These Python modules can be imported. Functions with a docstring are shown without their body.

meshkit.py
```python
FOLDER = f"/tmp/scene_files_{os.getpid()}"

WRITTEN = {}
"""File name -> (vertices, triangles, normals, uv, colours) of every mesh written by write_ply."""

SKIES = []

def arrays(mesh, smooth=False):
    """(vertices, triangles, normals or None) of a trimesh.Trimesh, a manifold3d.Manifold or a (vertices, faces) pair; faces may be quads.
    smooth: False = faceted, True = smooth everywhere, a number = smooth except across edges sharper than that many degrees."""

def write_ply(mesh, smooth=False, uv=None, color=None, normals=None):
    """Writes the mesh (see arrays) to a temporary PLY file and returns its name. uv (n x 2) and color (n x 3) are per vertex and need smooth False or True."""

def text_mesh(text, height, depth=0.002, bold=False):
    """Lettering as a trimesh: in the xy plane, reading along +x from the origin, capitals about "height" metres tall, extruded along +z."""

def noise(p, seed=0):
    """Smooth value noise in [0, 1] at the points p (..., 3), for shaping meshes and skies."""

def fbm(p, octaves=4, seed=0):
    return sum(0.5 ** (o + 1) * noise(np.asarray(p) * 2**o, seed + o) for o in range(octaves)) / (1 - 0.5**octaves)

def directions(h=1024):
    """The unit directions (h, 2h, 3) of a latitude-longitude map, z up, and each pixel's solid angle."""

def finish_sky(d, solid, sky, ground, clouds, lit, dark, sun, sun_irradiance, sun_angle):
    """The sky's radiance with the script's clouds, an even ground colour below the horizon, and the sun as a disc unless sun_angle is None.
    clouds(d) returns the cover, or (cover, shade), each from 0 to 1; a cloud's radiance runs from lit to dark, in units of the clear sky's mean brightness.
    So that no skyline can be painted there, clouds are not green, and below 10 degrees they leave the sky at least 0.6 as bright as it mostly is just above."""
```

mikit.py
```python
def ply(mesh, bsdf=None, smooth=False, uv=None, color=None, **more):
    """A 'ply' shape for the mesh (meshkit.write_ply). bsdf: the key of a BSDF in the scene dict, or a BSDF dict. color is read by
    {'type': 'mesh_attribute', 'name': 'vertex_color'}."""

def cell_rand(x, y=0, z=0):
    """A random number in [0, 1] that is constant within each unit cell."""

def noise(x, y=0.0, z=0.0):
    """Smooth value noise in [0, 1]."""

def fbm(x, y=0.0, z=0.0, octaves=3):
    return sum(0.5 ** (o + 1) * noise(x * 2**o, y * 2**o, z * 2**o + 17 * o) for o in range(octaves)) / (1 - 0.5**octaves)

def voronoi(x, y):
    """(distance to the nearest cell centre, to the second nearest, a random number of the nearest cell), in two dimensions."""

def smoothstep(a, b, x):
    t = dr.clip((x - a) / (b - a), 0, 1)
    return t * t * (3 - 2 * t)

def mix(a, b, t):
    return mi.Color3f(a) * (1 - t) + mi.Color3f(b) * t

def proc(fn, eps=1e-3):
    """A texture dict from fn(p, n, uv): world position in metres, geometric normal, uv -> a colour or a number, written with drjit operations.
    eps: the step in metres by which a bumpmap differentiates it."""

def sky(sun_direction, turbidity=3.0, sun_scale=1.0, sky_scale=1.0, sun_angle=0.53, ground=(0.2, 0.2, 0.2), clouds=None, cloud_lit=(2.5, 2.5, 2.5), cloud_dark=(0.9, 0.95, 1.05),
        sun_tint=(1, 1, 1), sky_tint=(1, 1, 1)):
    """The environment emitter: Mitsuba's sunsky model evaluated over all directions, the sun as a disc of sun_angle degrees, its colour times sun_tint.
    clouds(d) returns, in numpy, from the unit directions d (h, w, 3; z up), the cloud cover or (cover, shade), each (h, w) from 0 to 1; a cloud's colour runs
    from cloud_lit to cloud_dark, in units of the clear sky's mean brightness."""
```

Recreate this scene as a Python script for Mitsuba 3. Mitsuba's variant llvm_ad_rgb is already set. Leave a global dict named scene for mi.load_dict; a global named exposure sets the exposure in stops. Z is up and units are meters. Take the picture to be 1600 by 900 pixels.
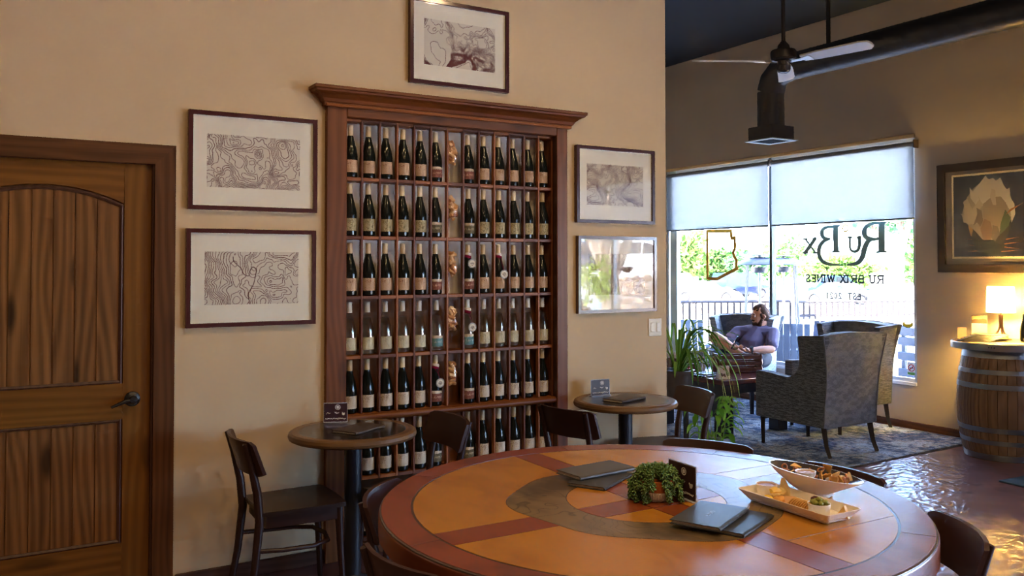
import math
import numpy as np, trimesh, drjit as dr, mitsuba as mi, mikit, meshkit
import manifold3d as m3
from shapely.geometry import Polygon, LineString, Point, box as sbox
from shapely.ops import unary_union
from shapely import affinity
from mikit import noise, fbm, voronoi, cell_rand, smoothstep, mix, proc

T = mi.ScalarTransform4f
PI = math.pi
scene, labels = {}, {}

# ---------------------------------------------------------------- camera, sky, lights, exposure
YAW, PITCH, ROLL, FPX, CYPX, CAMH = math.radians(59.4047), math.radians(1.2937), math.radians(-0.0325), 1342.3, 383.65, 1.6
_f = np.array([math.cos(YAW) * math.cos(PITCH), math.sin(YAW) * math.cos(PITCH), math.sin(PITCH)])
_r = np.array([math.sin(YAW), -math.cos(YAW), 0.0])
_u = np.cross(_r, _f)
_u = -_r * math.sin(ROLL) + _u * math.cos(ROLL)
CAM = np.array([0, 0, CAMH])
scene['camera'] = {'type': 'perspective', 'fov_axis': 'x', 'fov': math.degrees(2 * math.atan(800 / FPX)), 'near_clip': 0.05, 'far_clip': 500.0,
                   'principal_point_offset_x': 0.0, 'principal_point_offset_y': (450 - CYPX) / 900.0,
                   'to_world': T().look_at(origin=CAM.tolist(), target=(CAM + _f).tolist(), up=_u.tolist())}
exposure = 6.6
SUN = (-0.62, -0.30, 0.80)


def clouds(d):
    c = meshkit.fbm(d * np.array([3.0, 3.0, 6.0]), 4, 5)
    return np.clip((c - 0.52) * 3.5, 0, 0.8), np.clip((c - 0.65) * 3, 0, 0.5)


scene['sky'] = mikit.sky(SUN, turbidity=3.2, sun_scale=1.0, sky_scale=1.0, ground=(0.34, 0.35, 0.36), clouds=clouds, sun_tint=(0.90, 1.0, 1.16), sky_tint=(0.88, 1.0, 1.2))
LAMP_POWER = 4.1      # radiance of the ceiling can lights
BULB_POWER = 30.0     # radiance of the table lamp bulb


# ---------------------------------------------------------------- helpers
def lin(*c):
    c = np.array(c, float) / 255.0
    return tuple(np.where(c <= 0.04045, c / 12.92, ((c + 0.055) / 1.055) ** 2.4))


def uniq(k):
    if k not in scene and k not in labels:
        return k
    i = 1
    while f'{k}_{i:03d}' in scene or f'{k}_{i:03d}' in labels:
        i += 1
    return f'{k}_{i:03d}'


def thing(name, label, cat, group=None, kind=None):
    k = uniq(name)
    labels[k] = {'label': label, 'category': cat}
    if group: labels[k]['group'] = group
    if kind: labels[k]['kind'] = kind
    return k


def put(key, shp, M=None, label=None, kind=None):
    k = uniq(key)
    scene[k] = dict(shp) if M is None else {**shp, 'to_world': T(np.asarray(M, float))}
    if label or kind:
        labels[k] = {}
        if label: labels[k]['label'] = label
        if kind: labels[k]['kind'] = kind
    return k


def solo(name, label, cat, shp, M=None, group=None, kind=None):
    k = uniq(name)
    scene[k] = dict(shp) if M is None else {**shp, 'to_world': T(np.asarray(M, float))}
    labels[k] = {'label': label, 'category': cat}
    if group: labels[k]['group'] = group
    if kind: labels[k]['kind'] = kind
    return k


def struct(name, shp, label=None):
    k = uniq(name)
    scene[k] = dict(shp)
    if '__' not in k:
        labels[k] = {'kind': 'structure', 'label': label or name.replace('_', ' '), 'category': name.split('_')[0]}
    elif label:
        labels[k] = {'label': label}
    return k


def tm(x):
    if hasattr(x, 'to_mesh'):
        m = x.to_mesh()
        return trimesh.Trimesh(np.array(m.vert_properties[:, :3], float), np.array(m.tri_verts), process=False)
    return x


def shape(mesh, bsdf, col=None, uvf=None, smooth=False, **more):
    mesh = tm(mesh)
    sm = smooth
    if smooth is not False and smooth is not True:
        mesh = trimesh.graph.smooth_shade(mesh, angle=math.radians(smooth), facet_minarea=None)
        sm = True
    v = np.asarray(mesh.vertices)
    c = None if col is None else (np.tile(np.asarray(col, float), (len(v), 1)) if np.ndim(col) == 1 else np.asarray(col))
    uv = None if uvf is None else np.asarray(uvf(v))
    return mikit.ply(mesh, bsdf, smooth=sm, color=c, uv=uv, **more)


def cat(*ms):
    return trimesh.util.concatenate([tm(m) for m in ms])


def box(x0, x1, y0, y1, z0, z1, b=0.0):
    c = np.array([(x0 + x1) / 2, (y0 + y1) / 2, (z0 + z1) / 2]); h = np.abs(np.array([x1 - x0, y1 - y0, z1 - z0])) / 2
    if b <= 0:
        m = trimesh.creation.box(extents=2 * h); m.apply_translation(c); return m
    b = min(b, h.min() * 0.9)
    pts = []
    for sx in (-1, 1):
        for sy in (-1, 1):
            for sz in (-1, 1):
                s = np.array([sx, sy, sz])
                for k in range(3):
                    q = h.copy(); q[[j for j in range(3) if j != k]] -= b
                    pts.append(c + s * q)
    return trimesh.convex.convex_hull(np.array(pts))


def lathe(prof, n=24):
    prof = np.asarray(prof, float)
    a = np.arange(n) * 2 * PI / n
    v = np.stack([np.outer(prof[:, 0], np.cos(a)), np.outer(prof[:, 0], np.sin(a)), np.repeat(prof[:, 1:2], n, 1)], -1).reshape(-1, 3)
    F = []
    for i in range(len(prof) - 1):
        for j in range(n):
            p, q, r, s = i * n + j, i * n + (j + 1) % n, (i + 1) * n + (j + 1) % n, (i + 1) * n + j
            if prof[i, 0] > 1e-9: F.append((p, q, r))
            if prof[i + 1, 0] > 1e-9: F.append((p, r, s))
    m = trimesh.Trimesh(v, np.array(F), process=False)
    m.merge_vertices()
    m.update_faces(m.nondegenerate_faces())
    return m


def frame_of(d):
    d = np.asarray(d, float); d = d / np.linalg.norm(d)
    a = np.cross(d, [0, 0, 1.0]) if abs(d[2]) < 0.95 else np.cross(d, [1.0, 0, 0])
    a /= np.linalg.norm(a)
    return a, np.cross(d, a), d


def tube(pts, r, n=8, cap=True, flat=None):
    pts = np.asarray(pts, float); r = np.broadcast_to(np.asarray(r, float), (len(pts),))
    t = np.gradient(pts, axis=0); t /= np.linalg.norm(t, axis=1, keepdims=True) + 1e-12
    a, b, _ = frame_of(t[0])
    V = []
    ang = np.arange(n) * 2 * PI / n
    for i in range(len(pts)):
        a = a - t[i] * (a @ t[i]); a /= np.linalg.norm(a); b = np.cross(t[i], a)
        V.append(pts[i] + r[i] * (np.outer(np.cos(ang), a) + np.outer(np.sin(ang), b) * (flat or 1.0)))
    V = np.vstack(V); F = []
    for i in range(len(pts) - 1):
        for j in range(n):
            p, q, s, w = i * n + j, i * n + (j + 1) % n, (i + 1) * n + (j + 1) % n, (i + 1) * n + j
            F += [(p, q, s), (p, s, w)]
    if cap:
        k = len(V); V = np.vstack([V, pts[0], pts[-1]])
        for j in range(n):
            F += [(k, (j + 1) % n, j), (k + 1, (len(pts) - 1) * n + j, (len(pts) - 1) * n + (j + 1) % n)]
    return trimesh.Trimesh(V, np.array(F), process=False)


def cyl(p0, p1, r, n=16, r1=None):
    return tube([p0, p1], [r, r if r1 is None else r1], n)


def polys(g):
    return [p for p in getattr(g, 'geoms', [g]) if p.geom_type == 'Polygon' and p.area > 1e-10]


def extr(poly, h, plane='xy', at=0.0):
    """Shapely polygon extruded by h; plane 'xy': up z; 'xz': (x,z) drawn, thickness along +y from at; 'yz': (y,z) drawn, thickness along +x."""
    m = cat(*[trimesh.creation.extrude_polygon(p, h, engine='earcut') for p in polys(poly)])
    v = np.array(m.vertices)
    if plane == 'xy': w = v + [0, 0, at]
    elif plane == 'xz': w = np.stack([v[:, 0], at + v[:, 2], v[:, 1]], 1)
    else: w = np.stack([at + v[:, 2], v[:, 0], v[:, 1]], 1)
    m = trimesh.Trimesh(w, m.faces, process=False)
    if m.volume < 0: m.invert()
    return m


def moved(mesh, M):
    m = tm(mesh).copy(); m.apply_transform(M); return m


def TR(x, y, z=0.0, rz=0.0, s=1.0):
    M = np.eye(4); c, n = math.cos(rz), math.sin(rz)
    M[:3, :3] = np.array([[c, -n, 0], [n, c, 0], [0, 0, 1]]) * s
    M[:3, 3] = (x, y, z)
    return M


def ROT(axis, deg):
    return trimesh.transformations.rotation_matrix(math.radians(deg), axis)


def hulls(chains, refine=0.015, taubin=8):
    """chains: lists of (x,y,z,r); consecutive joints are hulled and all are joined to one smooth surface."""
    ms = []
    for ch in chains:
        sp = [m3.Manifold.sphere(q[3], 16).translate(tuple(q[:3])) for q in ch]
        if len(sp) == 1: ms.append(sp[0])
        for a, b in zip(sp[:-1], sp[1:]): ms.append(m3.Manifold.batch_hull([a, b]))
    m = ms[0]
    for k in ms[1:]: m = m + k
    t = tm(m.refine_to_length(refine)); t.merge_vertices()
    if taubin: trimesh.smoothing.filter_taubin(t, 0.5, 0.5, iterations=taubin * 2)
    return t


def ell(c, r, R=None, sub=2):
    m = trimesh.creation.icosphere(subdivisions=sub); m.apply_scale(r)
    if R is not None: m.apply_transform(R)
    m.apply_translation(c); return m


rng = np.random.default_rng(7)

# ---------------------------------------------------------------- materials
VC = {'type': 'mesh_attribute', 'name': 'vertex_color'}


def prin(**k):
    b = k.pop('base_color', VC)
    return {'type': 'twosided', 'bsdf': {'type': 'principled', 'base_color': {'type': 'rgb', 'value': list(map(float, b))} if isinstance(b, tuple) else b, **k}}


scene['matte'] = prin(roughness=0.75, specular=0.25)
scene['satin'] = prin(roughness=0.38, specular=0.5)
scene['gloss'] = prin(roughness=0.12, specular=0.6, clearcoat=0.6, clearcoat_gloss=0.95)
scene['metal'] = prin(roughness=0.34, metallic=0.95)
scene['cloth'] = prin(roughness=0.9, specular=0.2, sheen=0.4)
scene['skin'] = prin(roughness=0.5, specular=0.4)
scene['dark_glass'] = prin(roughness=0.07, specular=0.45)
scene['glass'] = {'type': 'thindielectric', 'int_ior': 1.5}
scene['clear_bottle'] = {'type': 'thindielectric', 'int_ior': 1.6, 'specular_transmittance': {'type': 'rgb', 'value': [0.84, 0.84, 0.74]}}
scene['leaf'] = {'type': 'principledthin', 'base_color': VC, 'roughness': 0.45, 'diff_trans': 0.7, 'eta': 1.4}
scene['shade_cloth'] = {'type': 'principledthin', 'base_color': {'type': 'rgb', 'value': [0.180, 0.203, 0.222]}, 'roughness': 0.8, 'diff_trans': 0.9}
scene['lamp_cloth'] = {'type': 'principledthin', 'base_color': {'type': 'rgb', 'value': [0.97, 0.88, 0.66]}, 'roughness': 0.8, 'diff_trans': 1.7}


def plaster(base, k):
    def fn(p, n, uv):
        a = fbm(p.x * 1.7, p.y * 1.7, p.z * 1.7, 3)
        return mi.Color3f(base) * (0.94 + 0.12 * a)
    return fn


def plaster_bump(p, n, uv):
    return 0.004 * fbm(p.x * 7, p.y * 7, p.z * 7, 3) + 0.0015 * noise(p.x * 40, p.y * 40, p.z * 40)


WALL = (0.61, 0.455, 0.272)
PLF = (0.47, 0.40, 0.325)
scene['plaster_far'] = {'type': 'twosided', 'bsdf': {'type': 'principled', 'base_color': proc(plaster(PLF, 2)), 'roughness': 0.6, 'specular': 0.3}}
scene['plaster'] = {'type': 'twosided', 'bsdf': {'type': 'bumpmap', 'scale': 1.0, 'arbitrary': proc(plaster_bump, 0.006),
                    'bsdf': {'type': 'principled', 'base_color': proc(plaster(WALL, 1)), 'roughness': 0.6, 'specular': 0.3}}}


def floor_col(p, n, uv):
    a = fbm(p.x * 1.1, p.y * 1.1, 0, 4); b = fbm(p.x * 5 + 7, p.y * 5, 3, 4)
    c = mix((0.125, 0.058, 0.058), (0.235, 0.112, 0.088), smoothstep(0.35, 0.65, a))
    c = mix(c, (0.09, 0.045, 0.045), smoothstep(0.5, 0.7, b) * 0.7)
    return c


def floor_bump(p, n, uv):
    a = fbm(p.x * 6 + 2 * fbm(p.x * 2, p.y * 2, 0, 2), p.y * 6, 0, 3)
    r = 1 - dr.abs(2 * fbm(p.x * 9, p.y * 14, 5, 3) - 1)
    return 0.0065 * a + 0.006 * r * r


scene['stained_floor'] = {'type': 'twosided', 'bsdf': {'type': 'bumpmap', 'scale': 1.0, 'arbitrary': proc(floor_bump, 0.006),
                          'bsdf': {'type': 'principled', 'base_color': proc(floor_col), 'roughness': 0.26, 'eta': 2.0, 'clearcoat': 1.0, 'clearcoat_gloss': 0.7}}}

WOOD = [  # light, dark, knot strength, grain contrast
    ((0.210, 0.063, 0.013), (0.108, 0.031, 0.007), 0.5, 0.9),   # 0 rack mahogany
    ((0.340, 0.115, 0.026), (0.200, 0.060, 0.014), 0.0, 0.7),   # 1 lattice, bright
    ((0.130, 0.046, 0.013), (0.054, 0.019, 0.006), 0.3, 1.0),   # 2 door casing
    ((0.225, 0.090, 0.013), (0.110, 0.037, 0.007), 0.6, 0.8),   # 3 door rails and stiles
    ((0.280, 0.122, 0.036), (0.082, 0.032, 0.010), 1.0, 1.0),   # 4 door planks
    ((0.170, 0.050, 0.016), (0.090, 0.028, 0.010), 0.0, 0.7),   # 5 lattice, dark
    ((0.225, 0.140, 0.078), (0.110, 0.062, 0.034), 0.2, 1.0),   # 6 barrel oak
    ((0.105, 0.045, 0.026), (0.045, 0.020, 0.013), 0.2, 0.8),   # 7 baseboard
    ((0.120, 0.040, 0.024), (0.060, 0.020, 0.014), 0.0, 0.8),   # 8 crate
    ((0.200, 0.110, 0.045), (0.080, 0.040, 0.018), 0.0, 0.8),   # 9 bistro rim
]


def wood_col(p, n, uv):
    tone = dr.floor(uv.y / 50 + 0.5)
    v = uv.y - 50 * tone
    u = uv.x
    w = fbm(u * 3.5, v * 0.8, tone, 3)
    cath = 0.5 + 0.5 * dr.sin(2 * PI * (u * 24 + w * 5.0 + v * 0.6))
    fine = noise(u * 240, v * 6, 1)
    streak = fbm(u * 38, v * 1.2, 4, 2)
    d1, d2, rr = voronoi(u * 4.5 + 3, v * 1.3)
    knot = smoothstep(0.16, 0.05, d1) * smoothstep(0.45, 0.5, rr)
    g = 0.48 * cath + 0.2 * fine + 0.42 * streak - 0.05
    out = mi.Color3f(0)
    for k, (a, b, ks, ct) in enumerate(WOOD):
        t = dr.clip(0.5 + (g - 0.5) * ct, 0, 1)
        c = mix(b, a, t)
        c = c * (1 - 0.75 * knot * ks)
        out = dr.select(dr.abs(tone - k) < 0.5, c, out)
    return out


scene['wood'] = {'type': 'twosided', 'bsdf': {'type': 'principled', 'base_color': proc(wood_col), 'roughness': 0.38, 'specular': 0.3}}


def grain(axis, tone, rnd=None):
    o = rng.uniform(-6, 6, 2) if rnd is None else rnd
    oth = [k for k in range(3) if k != axis]
    return lambda v: np.stack([v[:, oth[0]] + v[:, oth[1]] + o[0], np.clip(v[:, axis] + o[1], -24, 24) + 50 * tone], 1)


def wshape(mesh, axis, tone, smooth=False):
    return shape(mesh, 'wood', uvf=grain(axis, tone), smooth=smooth)


TOPC = [((0.37, 0.145, 0.006), (0.29, 0.10, 0.004)), ((0.185, 0.034, 0.005), (0.115, 0.021, 0.003)), ((0.155, 0.095, 0.032), (0.060, 0.036, 0.014)), ((0.05, 0.022, 0.010), (0.03, 0.014, 0.008))]


def top_col(p, n, uv):
    a = fbm(p.x * 4, p.y * 4, 1, 4); s = fbm(p.x * 14 + 3 * a, p.y * 5, 2, 3)
    h = fbm(p.x * 5 + 9, p.y * 5, 4, 3) * 9
    line = smoothstep(0.42, 0.5, dr.abs(h - dr.floor(h) - 0.5))
    out = mi.Color3f(0)
    for k, (c, d) in enumerate(TOPC):
        t = smoothstep(0.40, 0.72, 0.6 * a + 0.4 * s)
        m = mix(c, d, t)
        if k == 2: m = mix(m, d, 0.8 * line)
        out = dr.select(dr.abs(uv.x - k) < 0.5, m, out)
    return out


scene['table_resin'] = {'type': 'twosided', 'bsdf': {'type': 'principled', 'base_color': proc(top_col), 'roughness': 0.32, 'eta': 2.25, 'clearcoat': 0.5, 'clearcoat_gloss': 0.6}}


def topshape(mesh, tone, smooth=False):
    return shape(mesh, 'table_resin', uvf=lambda v: np.stack([np.full(len(v), float(tone)), v[:, 0]], 1), smooth=smooth)


def map_col(p, n, uv):
    """Contour map: uv in metres from the print's middle, u shifted by 10 per print."""
    k = dr.floor((uv.x + 5) / 10); u = uv.x - 10 * k; v = uv.y

    def hh(a, b):
        wx = 0.08 * fbm(a * 9 + 3 * k, b * 9, 5, 2)
        h = fbm(a * 5.2 + 17.3 * k + wx * 4, b * 5.2 + 5.1 * k, k, 4)
        flat = dr.select(dr.abs(k - 2) < 0.5, smoothstep(0.38, 0.62, h) * (0.35 + 0.9 * smoothstep(0.05, -0.08, b + 0.25 * a)) + 0.25 * h, h)
        return flat * dr.select(dr.abs(k - 1) < 0.5, 27.0, dr.select(dr.abs(k - 2) < 0.5, 17.0, 35.0))
    e = 0.0006
    h = hh(u, v)
    g = dr.sqrt(dr.square(hh(u + e, v) - h) + dr.square(hh(u, v + e) - h)) / e + 1e-3
    d = dr.abs(h - dr.round(h)) / g
    idx = dr.abs(dr.round(h / 5) * 5 - dr.round(h)) < 0.5
    wd = dr.select(idx, 0.0012, 0.0008)
    ink = 1 - smoothstep(wd, wd + 0.0011, d)
    return mix((0.64, 0.60, 0.50), (0.12, 0.034, 0.030), ink)


scene['map_print'] = {'type': 'twosided', 'bsdf': {'type': 'diffuse', 'reflectance': proc(map_col)}}

LABC = [((0.56, 0.40, 0.27), (0.30, 0.14, 0.07)), ((0.47, 0.41, 0.25), (0.22, 0.19, 0.09)), ((0.60, 0.56, 0.40), (0.36, 0.36, 0.24)), ((0.62, 0.54, 0.42), (0.34, 0.24, 0.16)),
        ((0.20, 0.075, 0.055), (0.46, 0.28, 0.21)), ((0.12, 0.105, 0.06), (0.42, 0.37, 0.25)), ((0.12, 0.26, 0.28), (0.35, 0.45, 0.44))]


def label_col(p, n, uv):
    k = dr.floor((uv.x + 5) / 10); u = uv.x - 10 * k; v = uv.y
    h = fbm(u * 30 + 7 * k, v * 30, k, 3) * 9
    line = smoothstep(0.30, 0.46, dr.abs(h - dr.floor(h) - 0.5))
    word = smoothstep(0.0075, 0.006, dr.abs(v - 0.052)) * smoothstep(0.02, 0.018, dr.abs(u)) * smoothstep(0.45, 0.55, noise(u * 400, v * 250, k))
    out = mi.Color3f(0)
    for j, (a, b) in enumerate(LABC):
        if j >= 4:
            ln = smoothstep(0.0065, 0.005, dr.abs(v - 0.026)) * smoothstep(0.4, 0.6, noise(u * 260, v * 160, 3)) + word
            c = mix(a, b, dr.clip(ln + 0.25 * line, 0, 1))
        else:
            c = mix(a, b, dr.clip(0.85 * line * smoothstep(0.56, 0.42, noise(u * 22 + 3 * j, v * 18, 9)) + 0.7 * word + 0.30 * line, 0, 1))
        out = dr.select(dr.abs(k - j) < 0.5, c, out)
    return out


scene['label_paper'] = {'type': 'twosided', 'bsdf': {'type': 'diffuse', 'reflectance': proc(label_col)}}


def weave_col(p, n, uv):
    k = dr.floor((uv.x + 5) / 10)
    a = noise(uv.x * 30, uv.y * 240, 1) * 0.6 + noise(uv.x * 90, uv.y * 500, 2) * 0.4
    side = mix((0.045, 0.052, 0.062), (0.12, 0.135, 0.155), smoothstep(0.3, 0.75, a))
    b = fbm(p.x * 9, p.y * 9, p.z * 9, 4)
    s = noise(p.x * 300, p.y * 300, p.z * 300)
    back = mix((0.090, 0.102, 0.120), (0.135, 0.150, 0.172), smoothstep(0.35, 0.65, fbm(p.x * 22, p.y * 22, p.z * 30, 3))) * (0.7 + 0.6 * s)
    lite = mix((0.20, 0.24, 0.29), (0.36, 0.42, 0.48), smoothstep(0.3, 0.7, a))
    return dr.select(k < 0.5, side, dr.select(k < 1.5, back, lite))


scene['weave'] = {'type': 'twosided', 'bsdf': {'type': 'principled', 'base_color': proc(weave_col), 'roughness': 0.85, 'specular': 0.25, 'sheen': 0.5}}


def rug_col(p, n, uv):
    u, v = uv.x, uv.y
    a = fbm(u * 7, v * 7, 2, 4); b = fbm(u * 26, v * 26, 6, 3); c = noise(u * 130, v * 130, 3)
    d1, d2, rr = voronoi(u * 3.1, v * 3.1)
    ring = smoothstep(0.06, 0.0, dr.abs(d1 - 0.28))
    col = mix((0.10, 0.15, 0.24), (0.46, 0.55, 0.63), smoothstep(0.36, 0.62, 0.55 * a + 0.45 * b))
    col = mix(col, (0.05, 0.07, 0.12), ring * 0.6)
    col = mix(col, (0.26, 0.20, 0.16), smoothstep(0.58, 0.7, b) * 0.5)
    return col * (0.65 + 0.7 * c)


scene['rug_pile'] = {'type': 'twosided', 'bsdf': {'type': 'diffuse', 'reflectance': proc(rug_col)}}


def ground_col(p, n, uv):
    a = fbm(p.x * 0.7, p.y * 0.7, 0, 4)
    return mix((0.62, 0.62, 0.61), (0.76, 0.75, 0.73), a)


scene['paving'] = {'type': 'twosided', 'bsdf': {'type': 'diffuse', 'reflectance': proc(ground_col)}}


def bark_col(p, n, uv):
    a = fbm(p.x * 9, p.y * 9, p.z * 2.5, 3)
    return mix((0.10, 0.07, 0.05), (0.34, 0.28, 0.23), smoothstep(0.3, 0.7, a))


scene['bark'] = {'type': 'twosided', 'bsdf': {'type': 'diffuse', 'reflectance': proc(bark_col)}}


def rock_col(p, n, uv):
    a = fbm(p.x * 3, p.y * 3, p.z * 3, 4)
    return mix((0.20, 0.13, 0.09), (0.50, 0.37, 0.28), smoothstep(0.3, 0.7, a))


scene['rock'] = {'type': 'twosided', 'bsdf': {'type': 'diffuse', 'reflectance': proc(rock_col)}}

# ---------------------------------------------------------------- the room
WA, XB, ZC = 4.53, 7.65, 4.26          # wine wall (y), window wall (x), ceiling (z)
TAN = 'plaster'


def plasterbox(name, *bs, label=None):
    return struct(name, shape(cat(*[box(*b) for b in bs]), 'plaster_far' if name == 'wall_far' else TAN), label)


struct('floor', shape(box(-4.2, XB + 0.2, -7.2, 9.6, -0.2, 0), 'stained_floor'), 'red-brown stained and stamped concrete floor')
struct('ceiling', shape(box(-4.2, XB + 0.25, -7.2, 9.6, ZC, ZC + 0.25), 'matte', lin(46, 54, 62)), 'dark blue-black painted ceiling')
DX0, DX1, DZ = -0.335, 0.648, 2.112     # door opening
NX0, NX1, NZ = 1.555, 3.04, 2.47        # niche of the wine rack
plasterbox('wall_left', (-4.2, DX0, WA, 4.78, 0, ZC), (DX0, DX1, WA, 4.78, DZ, ZC), (DX1, NX0, WA, 4.78, 0, ZC), (NX0, NX1, WA, 4.78, NZ, ZC), (NX0, NX1, 4.72, 4.78, 0, NZ), (NX1, 3.905, WA, 4.78, 0, ZC),
           label='tan plaster wall that carries the wine rack, the door and the framed maps')
W1 = (5.205, 8.86, 0.448, 2.845)        # y0, y1, z0, z1
W2 = (-2.95, 0.74, 0.448, 2.845)
W3 = (-6.75, -3.35, 0.448, 2.845)
plasterbox('wall_far', (XB, XB + 0.2, -7.2, W3[0], 0, ZC), (XB, XB + 0.2, W3[0], W3[1], 0, W3[2]), (XB, XB + 0.2, W3[0], W3[1], W3[3], ZC), (XB, XB + 0.2, W3[1], W2[0], 0, ZC), (XB, XB + 0.2, W2[0], W2[1], 0, W2[2]), (XB, XB + 0.2, W2[0], W2[1], W2[3], ZC), (XB, XB + 0.2, W2[1], W1[0], 0, ZC),
           (XB, XB + 0.2, W1[0], W1[1], 0, W1[2]), (XB, XB + 0.2, W1[0], W1[1], W1[3], ZC), (XB, XB + 0.2, W1[1], 9.6, 0, ZC), label='grey-tan plaster wall with the large shop windows')
struct('wall_back', shape(box(-4.2, XB, -7.2, -7.0, 0, ZC), 'matte', lin(112, 84, 62)), 'brown wall behind the room')
struct('wall_side', shape(box(-4.2, -4.0, -7.0, 4.78, 0, ZC), 'matte', lin(112, 84, 62)), 'brown side wall')
plasterbox('wall_lounge', (1.5, XB, 9.4, 9.6, 0, ZC), (1.5, 1.7, 4.78, 9.4, 0, ZC), label='tan plaster walls closing the lounge')


def bboard(name, *bs, axis=0, label=None):
    return struct(name, wshape(cat(*[box(*b, 0.004) for b in bs]), axis, 7), label)


bboard('baseboard_left', (0.742, 1.493, WA - 0.018, WA, 0, 0.075), (3.085, 3.905, WA - 0.018, WA, 0, 0.075), label='dark wooden baseboard of the wine rack wall')
bboard('baseboard_far', (XB - 0.018, XB, -7.0, 9.4, 0, 0.07), axis=1, label='dark wooden baseboard under the windows')
WHITE = lin(232, 236, 238)


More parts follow.
